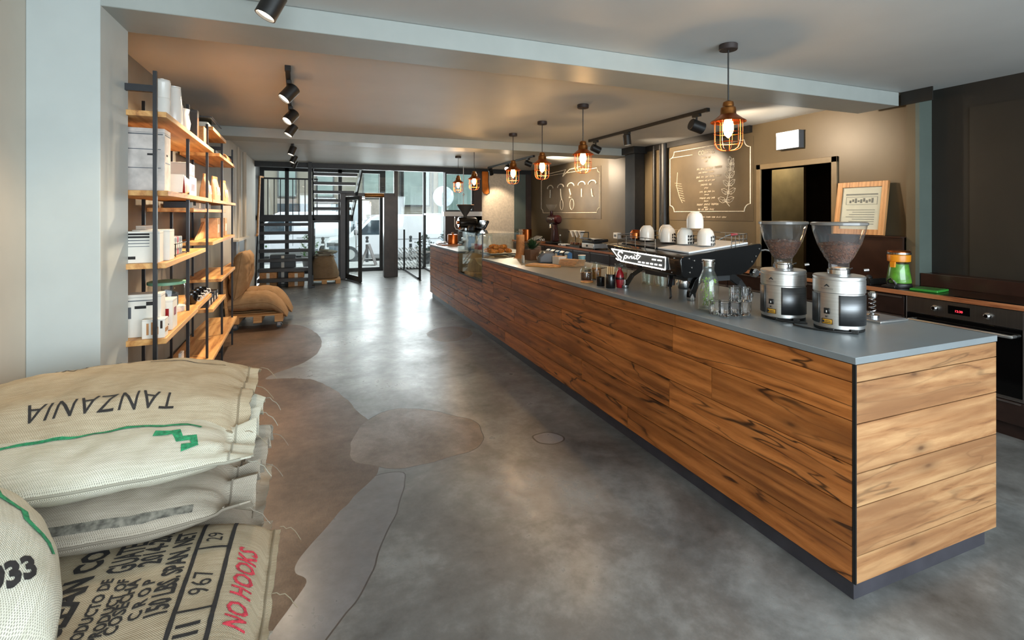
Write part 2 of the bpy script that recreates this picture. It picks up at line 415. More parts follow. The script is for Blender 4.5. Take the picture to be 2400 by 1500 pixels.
# ================================================================ THE ROOM
CEIL = 2.56; BEAM = 2.44
def smooth_poly(p, k=5):
    out = []; n = len(p)
    for i in range(n):
        a, b, c, d = [Vector(p[(i+j-1) % n]) for j in range(4)]
        for s in range(k):
            t = s/k
            q = .5*((2*b)+(-a+c)*t+(2*a-5*b+4*c-d)*t*t+(-a+3*b-3*c+d)*t*t*t)
            q += Vector((noise.noise((q.x*9, q.y*9, 0)), noise.noise((q.x*9, q.y*9, 5))))*.012
            out.append((q.x, q.y))
    return out
def inside(p, poly):
    x, y = p; r = False; j = len(poly)-1
    for i in range(len(poly)):
        xi, yi = poly[i]; xj, yj = poly[j]
        if (yi > y) != (yj > y) and x < (xj-xi)*(y-yi)/(yj-yi)+xi: r = not r
        j = i
    return r
def grow(poly, d):
    c = sum((Vector(p) for p in poly), Vector((0,0)))/len(poly); out = []
    n = len(poly)
    for i in range(n):
        t = (Vector(poly[(i+1) % n])-Vector(poly[i-1])); t.normalize()
        out.append(tuple(Vector(poly[i])+Vector((t.y, -t.x))*d))
    return out
brown = [(-1.13,7.2),(-.775,7.424),(-.46,7.383),(-.214,7.203),(-.036,6.745),(.042,6.218),(-.013,5.669),(-.178,5.333),(-.34,5.169),(-.43,4.989),
  (-.273,4.946),(-.072,4.842),(.103,4.535),(.224,4.173),(.28,3.902),(.352,3.676),(.415,3.289),(.344,3.024),(.301,2.897),(.179,2.74),(.11,2.626),
  (.024,2.498),(-.048,2.371),(-.077,2.302),(-.083,2.237),(-.041,2.176),(-.098,2.052),(-.151,1.969),(-.195,1.867),(-.34,1.5),(-1.13,1.45),(-1.13,3),(-1.13,5)]
tan_ = [(.338,3.713),(.466,3.82),(.613,3.841),(.804,3.722),(.956,3.542),(1.054,3.43),(1.05,3.257),(1.008,3.088),(.891,2.99),(.719,2.964),(.569,2.935),(.457,2.942),(.319,3.023),(.2,3.141),(.2,3.356),(.25,3.543)]
greyp = [(.307,2.905),(.46,2.884),(.424,2.7),(.357,2.502),(.272,2.306),(.209,2.148),(.147,2.006),(.081,1.924),(-.007,1.793),(-.12,1.5),(-.34,1.5),(-.195,1.867),(-.151,1.969),(-.098,2.052),(-.041,2.176),(-.083,2.237),(-.077,2.302),(-.048,2.371),(.024,2.498),(.11,2.626),(.179,2.74)]
oval1 = [(1.373,3.044),(1.471,3.048),(1.529,2.969),(1.508,2.91),(1.426,2.89),(1.356,2.937),(1.347,3.0)]
oval2 = [(1.27,6.134),(1.495,6.394),(1.744,6.349),(1.839,6.079),(1.719,5.772),(1.474,5.652),(1.296,5.765)]
light_ = [(-.445,4.989),(-.34,5.169),(-.176,5.259),(-.06,5.056),(-.072,4.842),(-.273,4.946)]
def build_floor():
    polys = [(smooth_poly(oval1), 3), (smooth_poly(oval2), 2), (smooth_poly(tan_), 2), (smooth_poly(light_), 3), (smooth_poly(brown), 1), (smooth_poly(greyp), 3)]
    rims = [(grow(polys[0][0], -.012), 4), (grow(polys[2][0], -.006), 4), (grow(polys[5][0], -.007), 4)]
    allp = polys+rims
    vs = [Vector(p) for p in [(-1.17,-2.4),(4.9,-2.4),(4.9,13.6),(-1.17,13.6)]]; ed = [(0,1),(1,2),(2,3),(3,0)]
    for poly, m in allp:
        b = len(vs); vs += [Vector(p) for p in poly]; ed += [(b+i, b+(i+1) % len(poly)) for i in range(len(poly))]
    ov, oe, of, *_ = geometry.delaunay_2d_cdt(vs, ed, [], 0, 1e-5)
    mb = MB(); mi = []
    order = [polys[0], polys[1], polys[2], polys[3], polys[4], polys[5]]
    def which(c):
        for i, (poly, m) in enumerate(order):
            if inside(c, poly): return m
        for poly, m in rims:
            if inside(c, poly): return m
        return 0
    fs = []
    for f in of:
        c = sum((ov[i] for i in f), Vector((0,0)))/len(f); fs.append(tuple(f)); mi.append(which(c))
    mb.v = [(v.x, v.y, 0) for v in ov]; mb.f = fs; mb.m = mi
    b = len(mb.v)
    mb.add([(-1.17,-2.4,-.1),(4.9,-2.4,-.1),(4.9,13.6,-.1),(-1.17,13.6,-.1)], [(0,1,2,3)])
    o = tag(mb.build('floor', [M_fl, M_fl_brown, M_fl_tan, M_fl_grey, M_fl_dark], smooth=0, fixn=False), kind='structure')
    me = o.data
    if me.polygons[0].normal.z < 0: me.flip_normals()
build_floor()

struct('ceiling', box(-1.3,-2.5,CEIL, 5.1,10.95,CEIL+.12), M_ceil)
struct('ceiling_beam', box(-1.17,2.74,BEAM, 4.70,3.09,CEIL-.001), M_beam, bevel=.004)
struct('ceiling_beam', box(-1.17,6.73,BEAM, 4.82,7.15,CEIL-.001), M_beam, bevel=.004)
struct('lintel', box(-1.17,10.95,2.455, 4.82,11.1,CEIL+.12), M_black)
struct('pillar', box(-1.17,2.735,0, -.91,3.085,BEAM+.06), M_pillar, bevel=.003)
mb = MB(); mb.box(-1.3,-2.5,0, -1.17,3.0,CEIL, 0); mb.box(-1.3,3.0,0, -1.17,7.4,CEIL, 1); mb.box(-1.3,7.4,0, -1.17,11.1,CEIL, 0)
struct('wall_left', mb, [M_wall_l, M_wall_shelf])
mb = MB()
mb.box(4.90,-2.5,0, 5.05,2.62,CEIL, 0)
mb.box(4.73,2.60,0, 4.95,2.63,CEIL, 1)           # grey-green pilaster front
mb.box(4.73,2.63,0, 5.05,2.70,CEIL, 2)
mb.box(4.82,2.70,0, 4.98,3.42,CEIL, 2); mb.box(4.82,3.42,2.02, 4.98,4.27,CEIL, 2); mb.box(4.82,4.27,0, 4.98,10.95,CEIL, 2)
mb.box(4.72,6.75,0, 4.82,7.36,CEIL-.1, 2)         # shallow pier behind the steel column
mb.box(4.72,2.50,2.445, 4.731,2.74,CEIL-.002, 0)
struct('wall_right', mb, [M_darkwall, M_green, M_olive])
struct('wall_panel_right', box(4.885,-2.4,.9, 4.9,2.33,2.36), pm('brown_wall_panel', C(36,32,25), .55, var=.05))
struct('trim_1', box(4.775,4.40,2.475, 4.82,6.46,CEIL-.002), M_black)
mb = MB(); mb.box(4.62,6.46,0, 4.80,6.72,CEIL-.1); mb.box(4.56,6.40,CEIL-.11, 4.81,6.74,CEIL-.002)
struct('column', mb, M_black, bevel=.003)
# doorway in the right wall with a passage behind it
d = tag(MB().box(4.80,4.27,0, 4.99,4.33,2.08).box(4.80,3.36,0, 4.99,3.42,2.08).box(4.80,3.36,2.02, 4.99,4.33,2.08).build('door_1', pm('door_frame_paint', C(120,104,78), .45), bevel=.004), kind='structure')
MB().box(4.99,3.40,0, 5.00,3.435,2.03).build('door_stop', M_black, d)
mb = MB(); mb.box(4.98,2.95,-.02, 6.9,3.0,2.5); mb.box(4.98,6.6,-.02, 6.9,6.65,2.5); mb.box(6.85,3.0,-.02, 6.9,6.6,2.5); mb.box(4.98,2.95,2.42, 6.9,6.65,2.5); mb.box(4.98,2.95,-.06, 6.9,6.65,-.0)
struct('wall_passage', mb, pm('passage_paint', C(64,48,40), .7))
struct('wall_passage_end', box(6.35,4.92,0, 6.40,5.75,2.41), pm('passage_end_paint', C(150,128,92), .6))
# wall behind the camera, with its wide shop window
mb = MB(); mb.box(-1.3,-2.5,0, 5.05,-2.4,.35); mb.box(-1.3,-2.5,2.5, 5.05,-2.4,CEIL); mb.box(-1.3,-2.5,.35, -.95,-2.4,2.5); mb.box(4.75,-2.5,.35, 5.05,-2.4,2.5)
struct('wall_rear', mb, M_wall_l)
w = struct('window_1', MB().box(-.95,-2.48,.35, -.88,-2.42,2.5).box(4.68,-2.48,.35, 4.75,-2.42,2.5).box(1.86,-2.48,.35, 1.93,-2.42,2.5).box(-.95,-2.48,.35, 4.75,-2.42,.41).box(-.95,-2.48,2.44, 4.75,-2.42,2.5), M_black)
# entrance bay: taller, glazed, behind the lintel
struct('ceiling_bay', box(-1.45,11.1,3.75, 4.9,13.7,3.85), M_ceil)
mb = MB(); mb.box(-1.45,11.1,0, -1.32,13.6,3.75, 0); mb.box(-1.45,11.0,CEIL, 4.9,11.1,3.75, 0)
struct('wall_bay', mb, [M_darkwall])
mb = MB()
mb.box(3.57,10.95,0, 4.38,11.1,2.46, 0); mb.box(4.38,10.95,0, 4.68,11.1,2.46, 1); mb.box(4.68,10.93,0, 4.83,11.1,2.46, 2); mb.box(3.37,10.97,0, 3.57,11.1,2.46, 2)
mb.box(2.70,10.97,0, 3.57,11.09,1.46, 2); mb.box(2.66,10.93,1.455, 3.57,11.12,1.56, 3)
struct('wall_front', mb, [pm('pale_rough_board', C(214,200,180), .8, var=.06, vscale=30), M_green, pm('dark_brown_post', C(58,42,34), .5), M_whitepaint])

def pane_frame(name, x0, x1, y, z0, z1, xs, zs, w=.05, dep=.06, mat=None, axis='y'):
    """frame bars plus one sheet of glass as its child"""
    mb = MB()
    def bar(a0, a1, b0, b1):
        if axis == 'y': mb.box(a0, y-dep/2, b0, a1, y+dep/2, b1)
        else: mb.box(y-dep/2, a0, b0, y+dep/2, a1, b1)
    bar(x0, x0+w, z0, z1); bar(x1-w, x1, z0, z1); bar(x0+w, x1-w, z0, z0+w); bar(x0+w, x1-w, z1-w, z1)
    for x in xs: bar(x-w/2, x+w/2, z0+w, z1-w)
    for z in zs: bar(x0+w, x1-w, z-w/2, z+w/2)
    o = struct(name, mb, mat or M_black)
    g = MB()
    if axis == 'y': g.box(x0+w, y-.004, z0+w, x1-w, y+.004, z1-w)
    else: g.box(y-.004, x0+w, z0+w, y+.004, x1-w, z1-w)
    g.build('pane', M_glass if axis == 'y' else M_glassfaint, o, smooth=0)
    return o
def film_stripes(o, x0, x1, y, z0, z1, lean=-1, step=.085, seed=1):
    """frosted film with slanting gaps stuck on a pane"""
    rnd = random.Random(seed); mb = MB(); z = z0
    rows = [z0+(z1-z0)*k/6 for k in range(7)]
    for k in range(6):
        a, b = rows[k]+.006, rows[k+1]-.006
        sh = lean*(b-a)*.9; off = lean*k*(b-a)*.9
        x = x0-.6
        while x < x1+.6:
            wd = step*(.45+.25*rnd.random())
            q = [(x+off, a), (x+off+wd, a), (x+off+wd+sh, b), (x+off+sh, b)]
            if all(x0 <= p[0] <= x1 for p in q): mb.add([(p[0], y, p[1]) for p in q], [(0,1,2,3)])
            x += step
    return mb.build('frosted_stripes', M_film, o, smooth=0, fixn=False)
o = pane_frame('window_2', -1.32, 1.62, 13.5, 0, 3.7, [-.72, .535], [2.62], .09)
o = pane_frame('window_3', 1.62, 2.75, 13.5, 0, 3.7, [], [2.7], .06)
film_stripes(o, 1.7, 2.72, 13.46, .02, .60, seed=4)
o = pane_frame('window_4', 11.12, 13.47, 2.73, 0, 3.7, [], [1.5], .05, axis='x')
o = pane_frame('window_5', 2.70, 3.37, 11.03, 1.56, 2.455, [], [], .035)
o = pane_frame('window_6', -.13, .49, 12.05, 0, 1.36, [], [], .05)
film_stripes(o, -.08, .44, 12.02, .05, .58, seed=5)
# entrance portal: post, dark column, header with transom light
mb = MB(); mb.box(.48,12.0,0, .60,12.1,2.0); mb.box(1.46,11.95,0, 1.70,12.2,1.95); mb.box(1.70,12.0,0, 1.79,12.14,2.7); mb.box(.60,12.0,1.92, 1.72,12.1,2.0); mb.box(.60,12.0,2.62, 1.72,12.1,2.7)
d = struct('door_2', mb, pm('portal_dark_timber', C(66,56,50), .4, var=.12), bevel=.004)
MB().box(.60,12.045,2.0, 1.70,12.055,2.62).build('transom_pane', M_glass, d, smooth=0)
MB().box(.70,11.97,1.855, 1.02,12.0,1.885).build('sign_light', emit('sign_light_glow', (1,.95,.85,1), 2.5), d)
dl = tag(bpy.data.objects.new('door_leaf', None), kind='structure'); COL.objects.link(dl); dl.location = (.62, 12.0, 0); dl.rotation_euler = (0, 0, radians(-72))
dl['label'] = 'glazed entrance door leaf standing open beside the dark timber column'; dl['category'] = 'door'
f = MB().box(0,-.03,.01, .08,.03,1.9).box(.74,-.03,.01, .82,.03,1.9).box(.08,-.03,.01, .74,.03,.13).box(.08,-.03,1.82, .74,.03,1.9).build('leaf_frame', M_dgrey, dl, bevel=.003)
MB().box(.08,-.006,.13, .74,.006,1.82).build('pane', M_glasslow, dl, smooth=0)
MB().tube([(.78,-.09,.75),(.78,-.09,1.35)], .012).tube([(.78,-.03,.8),(.78,-.09,.8)], .008).tube([(.78,-.03,1.3),(.78,-.09,1.3)], .008).build('handle', M_chrome, dl)
MB().cyl((.78,0,0),(.78,0,.02), .03).build('door_stop', M_black, dl)
tag(MB().lathe([(.045,0),(.05,.02),(.05,.42),(.045,.44)], (1.02,11.98,1.945), 16, 0, Matrix.Rotation(pi/2, 3, 'Y')).build('rolled_blind', M_copperdark), 'orange brown rolled blind above the entrance door opening', 'blind')
tag(MB().lathe([(.016,0),(.016,2.5)], (-1.13,8.48,.02), 10).build('heating_pipe', M_wall_l), 'cream pipe nearer the shelves running up the left wall', 'pipe', 'pipes on the left wall')
tag(MB().lathe([(.03,0),(.03,2.5)], (-1.125,9.15,.02), 10).build('heating_pipe', M_wall_l), 'thicker cream pipe on the left wall next to the stair', 'pipe', 'pipes on the left wall')
# service pipes on the right wall
for x, y, r, lab in ((4.785,6.20,.022,'thin dark pipe on the olive wall beside the black column'), (4.785,6.06,.014,'thinnest dark pipe in the middle of three on the olive wall'), (4.765,5.94,.05,'thick dark pipe running up along the chalkboard edge')):
    t = thing('service_pipe', lab, 'pipe', (x, y, .92), 0, 'dark pipes on the right wall')
    MB().cyl((0,0,0),(0,0,1.62), r).build('pipe', M_black, t)
    MB().cyl((0,0,.60),(0,0,.64), r*1.08).build('collar', M_black, t)
    if r > .03: MB().cyl((0,0,.45),(0,0,.56), r*1.08).build('joint', M_black, t)
# ================================================================ BAR COUNTER
def planks(mb, axis, fixed, u0, u1, rows, seed, lens=(1.6,2.8), thick=.018, cut=None):
    """boards as separate blocks; u runs along the counter, z up. axis 'x': board faces -x, axis 'y': faces -y"""
    rnd = random.Random(seed); g = .0042
    for a, b in zip(rows[:-1], rows[1:]):
        u = u0
        first = True
        while u < u1-.01:
            L = rnd.uniform(*lens)*(rnd.uniform(.3,1) if first else 1); first = False
            e = min(u1, u+L)
            if u1-e < .35: e = u1
            segs = [(u, e, a, b)]
            if cut:
                cu0, cu1, cz = cut
                segs = []
                if b <= cz+1e-6 or e <= cu0 or u >= cu1: segs = [(u, e, a, b)]
                else:
                    if u < cu0: segs.append((u, cu0, a, b))
                    if e > cu1: segs.append((cu1, e, a, b))
                    if a < cz: segs.append((max(u,cu0), min(e,cu1), a, cz))
            ou, ov, tn = rnd.uniform(0,40), rnd.uniform(0,40), rnd.random()
            for (s, t, zz0, zz1) in segs:
                s2, t2, z0, z1 = s+g/2, t-g/2, zz0+g/2, zz1-g/2
                n0 = len(mb.f)
                if axis == 'x': mb.box(fixed, s2, z0, fixed+thick, t2, z1)
                else: mb.box(s2, fixed, z0, t2, fixed+thick, z1)
                for k in range(n0, len(mb.f)):
                    vs = [mb.v[i] for i in mb.f[k]]
                    mb.uv[k] = [((v[1] if axis == 'x' else v[0])+ou, v[2]+ov) for v in vs]
                    mb.tone[k] = tn
            u = e
CX0, CX1, CY0, CY1, CZ = 1.918, 2.87, 1.27, 8.96, .95
bar = thing('bar_counter', 'long wooden bar counter of knotty planks with grey top', 'counter', (0,0,0))
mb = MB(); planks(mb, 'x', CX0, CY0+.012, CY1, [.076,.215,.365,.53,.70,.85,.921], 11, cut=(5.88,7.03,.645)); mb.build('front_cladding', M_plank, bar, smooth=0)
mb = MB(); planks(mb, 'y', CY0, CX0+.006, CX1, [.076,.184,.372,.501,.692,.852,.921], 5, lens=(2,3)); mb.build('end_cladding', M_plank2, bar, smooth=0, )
MB().box(CX0+.0005,CY0-.001,.076, CX0+.006,CY0+.012,.921).build('corner_strip', M_black, bar, smooth=0)
mb = MB().box(CX0+.02,CY0+.02,.0, CX1-.05,CY1-.1,.0755); mb.build('plinth', M_plinth, bar, smooth=0)
MB().box(CX0+.02,CY0+.02,.0765, CX1,5.86,.92).box(CX0+.02,7.05,.0765, CX1,CY1,.92).box(CX0+.02,5.861,.0765, CX1,7.049,.62).build('carcass', M_wenge, bar, smooth=0)
mb = MB().box(CX0-.004,CY0-.004,.9225, CX1,5.88,CZ).box(CX0-.004,7.03,.9225, CX1,CY1,CZ).box(2.46,5.88,.9225, CX1,7.03,CZ); mb.build('worktop', M_top, bar, bevel=.002)
# glass display recess cut into the bar front
mb = MB().box(CX0+.002,5.885,.65, CX0+.012,7.025,1.26).box(CX0+.012,5.885,1.252, 2.45,7.025,1.26).box(CX0+.012,5.885,.96, 2.45,5.893,1.252).box(CX0+.012,7.017,.96, 2.45,7.025,1.252)
mb.build('display_glass', M_case, bar, smooth=0)
MB().box(CX0+.013,5.89,.65, 2.45,7.02,.66).build('display_floor', M_wenge2, bar)
MB().box(CX0+.06,5.9,.972, 2.44,7.01,.98).build('display_shelf', M_case, bar, smooth=0)
MB().box(2.43,5.885,.66, 2.455,7.025,.92).build('display_back', pm('display_back_brass', C(176,150,104), .4), bar)
MB().box(CX0,5.88,.638, CX0+.016,7.03,.652).box(CX0,5.872,.645, CX0+.014,5.886,1.262).build('display_trim', M_dgrey, bar)
M_cheek = pm('display_cheek_tan', C(186,158,112), .5, var=.1)
MB().box(CX0+.02,7.026,.652, 2.43,7.046,.921).build('display_cheek', M_cheek, bar); MB().box(CX0+.02,5.864,.652, 2.43,5.884,.921).build('display_cheek', M_cheek, bar)
# items in the display recess
t = thing('tan_paper_wrap', 'crumpled tan paper lining the floor of the glass display recess', 'paper', (2.17,6.45,.66))
mb = MB(); vs = []; fs = []; n = 22
for j in range(9):
    for i in range(n):
        x = -.2+.4*j/8; y = -.5+1.0*i/(n-1)
        vs.append((x, y, .12+.13*j/8*0+.09*noise.noise((x*6, y*5, 1))+.10*(1-abs(y)*1.5)))
for j in range(8):
    for i in range(n-1): fs.append((j*n+i, j*n+i+1, (j+1)*n+i+1, (j+1)*n+i))
# skirt down to the floor of the recess
b = len(vs)
ring = [i for i in range(n)]+[j*n+n-1 for j in range(1,9)]+[8*n+i for i in range(n-2,-1,-1)]+[j*n for j in range(7,0,-1)]
for k in ring: v = vs[k]; vs.append((v[0]*1.05, v[1]*1.02, .001))
for k in range(len(ring)): k2 = (k+1) % len(ring); fs.append((ring[k], ring[k2], b+k2, b+k))
mb.add(vs, fs); mb.build('sheet', pm('tan_paper', C(196,170,120), .7, var=.15, vscale=12), t)
# ================================================================ PENDANT LAMPS
def pendant():
    t = thing('pendant_lamp', 'x', 'pendant lamp', (0,0,0), 0, 'copper cage pendants above the bar')
    MB().lathe([(.052,-.036),(.055,-.032),(.055,-.003),(.052,0)], (0,0,0), 24).build('canopy', M_canopy, t)
    MB().cyl((0,0,-.36),(0,0,-.034), .0045, n=8).build('cord', M_black, t)
    MB().lathe([(.018,-.352),(.03,-.36),(.033,-.375),(.033,-.388),(.043,-.395),(.046,-.41),(.046,-.432),(.05,-.44)], (0,0,0), 24).build('socket_cap', M_copperdark, t)
    MB().shell([(.046,-.436),(.058,-.446),(.082,-.466),(.104,-.48),(.106,-.484),(.104,-.486),(.08,-.473),(.05,-.452),(.03,-.445)], (0,0,0), 36).build('shade', M_copper, t)
    mb = MB(); R = .083
    for k in range(9):
        a = 2*pi*k/9; pts = []
        for (r, z) in ((R*.98,-.468),(R,-.50),(R,-.56),(R,-.60),(R*.96,-.625),(R*.82,-.648),(R*.55,-.66),(R*.25,-.664),(0,-.665)):
            pts.append((r*cos(a), r*sin(a), z))
        mb.tube(pts, .0021, 5)
    for r, z in ((R,-.555),(R,-.615),(R*.98,-.49)):
        mb.tube([(r*cos(2*pi*i/28), r*sin(2*pi*i/28), z) for i in range(28)], .0021, 5, closed=True)
    mb.build('cage', M_copper, t)
    MB().lathe([(.012,-.44),(.014,-.455),(.024,-.475),(.031,-.505),(.031,-.535),(.022,-.565),(.001,-.585)], (0,0,0), 20).build('bulb', M_bulb, t)
    l = bpy.data.lights.new('bulb_light', 'POINT'); l.energy = 6; l.color = (1, .58, .24); l.shadow_soft_size = .035
    lo = bpy.data.objects.new('bulb_light', l); COL.objects.link(lo); lo.parent = t; lo.location = (0,0,-.605)
    return t
p0 = pendant(); first = True
for y, lab in ((2.36,'largest copper cage pendant, hanging nearest over the coffee grinders'),
               (4.17,'copper cage pendant second from the near end of the bar, before the black column'),
               (5.10,'copper cage pendant third from the near end of the row over the bar'),
               (6.00,'copper cage pendant just in front of the rear ceiling beam'),
               (7.73,'copper cage pendant whose cord disappears behind the rear ceiling beam'),
               (8.72,'smallest and farthest copper cage pendant, over the far end of the bar')):
    p = p0 if first else copy_tree(p0); first = False
    p.location = (2.385, y, CEIL); p['label'] = lab

# ================================================================ TRACK LIGHTS
def spot(loc, aim, label, group, power, size=.045, length=.12, glow=True, color=(1,.79,.56), angle=62):
    """track spotlight: adapter, stem, cylindrical head with a lit lens"""
    t = thing('track_spotlight', label, 'spotlight', loc, 0, group)
    top = CEIL-.035-loc[2]
    MB().box(-.018,-.05,top-.03, .018,.05,top).build('adapter', M_black, t, bevel=.003)
    MB().cyl((0,0,0),(0,0,top-.03), .009, n=10).build('stem', M_black, t)
    d = Vector(aim)-Vector(loc); d.normalize(); R = d.to_track_quat('Z','Y').to_matrix()
    MB().lathe([(size*.9,-length/2),(size,-length/2+.006),(size,length/2),(size*.9,length/2),(size*.88,length/2-.018)], (0,0,0), 24, 0, R).build('head', M_black, t)
    MB().lathe([(size*.87,length/2-.016),(size*.87,length/2-.012)], (0,0,0), 20, 0, R).build('lens', M_spotglow if glow else M_dgrey, t)
    if power:
        l = bpy.data.lights.new('spot_light', 'SPOT'); l.energy = power; l.color = color; l.spot_size = radians(angle); l.spot_blend = .6; l.shadow_soft_size = .04
        lo = bpy.data.objects.new('spot_light', l); COL.objects.link(lo); lo.parent = t
        lo.location = d*(length/2+.01); lo.rotation_euler = d.to_track_quat('-Z','Y').to_euler()
    return t
def track(x0, y0, x1, y1, label, group):
    d = Vector((x1-x0, y1-y0, 0)); L = d.length
    o = thing('lighting_track', label, 'light track', (x0, y0, CEIL), math.atan2(d.y, d.x), group)
    MB().box(0,-.018,-.034, L,.018,-.001).build('rail', M_black, o, bevel=.003)
    MB().box(-.012,-.02,-.036, .03,.02,-.0005).box(L-.03,-.02,-.036, L+.012,.02,-.0005).build('end_cap', M_black, o)
track(-.20,3.85,-.305,6.72, 'long black ceiling track in front of the rear beam, above the shelves', 'black lighting tracks')
track(-.325,7.20,-.42,10.6, 'black ceiling track beyond the rear beam, near the stairs', 'black lighting tracks')
track(3.62,3.85,3.60,6.10, 'black ceiling track in front of the black column, above the espresso machine', 'black lighting tracks')
track(3.60,8.06,3.58,10.5, 'black ceiling track near the window end of the bar', 'black lighting tracks')
track(-.10,.6,-.19,2.60, 'black ceiling track overhead, its spot just entering the top of the view', 'black lighting tracks')
GL = 'spots lighting the shelves'; GR = 'spots lighting the chalkboards'
spot((-.19,2.40,2.42), (-.9,2.3,.9), 'spotlight cut off at the top edge of the photo', GL, 22, angle=75)
spot((-.205,4.15,2.43), (-.98,3.85,1.4), 'nearest and largest spotlight on the shelf track, white lens showing', GL, 95, .05, .13, angle=95)
spot((-.24,5.15,2.43), (-.98,4.6,1.4), 'middle spotlight on the shelf track, black cylinder with no lens showing', GL, 95, .05, .13, angle=95)
spot((-.275,5.98,2.43), (-1.0,5.7,1.2), 'last spotlight on the shelf track before the rear beam', GL, 80, .05, .13, angle=95)
spot((-.35,7.90,2.43), (-1.0,7.6,.6), 'first spotlight behind the rear beam, its lens bright', GL, 70, .05, .13, angle=85)
spot((-.38,9.10,2.43), (-1.1,8.9,.8), 'second spotlight behind the rear beam, tilted black cylinder', GL, 30, .05, .13)
spot((-.405,9.98,2.43), (-.9,10.3,1.2), 'farthest spotlight on the stair side track', GL, 14, .05, .13)
spot((3.61,3.99,2.40), (4.85,3.75,2.0), 'large spotlight at the near end of the bar track, beside the nearest pendant', GR, 62, .06, .14, glow=False, angle=100)
spot((3.605,5.20,2.43), (3.75,5.15,.9), 'downward spotlight in the middle of the bar track with bright lens', GR, 55, .048, .13, angle=90)
spot((3.60,5.94,2.41), (4.8,5.75,1.9), 'spotlight at the far end of the bar track by the black column', GR, 150, .05, .13, angle=80)
spot((3.595,8.30,2.43), (4.8,8.15,2.0), 'brightest spotlight aimed at the far chalkboard', GR, 160, .05, .13, angle=105)
spot((3.59,9.35,2.45), (2.25,7.3,.95), 'middle spotlight on the far window end track', GR, 90, .05, .13, angle=80)
spot((3.585,10.36,2.44), (4.05,10.95,1.55), 'last spotlight on the track above the orange hanging sleeve', GR, 42, .05, .13)
# lit sign over the doorway
t = thing('lit_wall_sign', 'white glowing sign box on the olive wall above the doorway', 'sign', (4.82,3.87,2.21))
MB().box(-.075,-.14,.0, 0,.14,.19).build('housing', M_grey, t, bevel=.004)
MB().box(-.08,-.132,.006, -.0755,.132,.15).build('lit_panel', M_exit, t)
MB().box(-.081,-.135,.152, -.0755,.135,.188).build('upper_panel', emit('lit_sign_upper', (1,.93,.86,1), 1.6), t)
t = thing('passage_lamp', 'small bright ceiling lamp seen through the dark doorway', 'lamp', (6.0,5.3,2.42))
MB().box(-.12,-.22,-.03, .12,.22,0).build('diffuser', emit('passage_lamp_glow', (.85,1,.9,1), 1.5), t)
l = bpy.data.lights.new('passage_light', 'POINT'); l.energy = 6; l.color = (1,.85,.6); l.shadow_soft_size = .1
lo = bpy.data.objects.new('passage_light', l); COL.objects.link(lo); lo.parent = t; lo.location = (0,0,-.1)
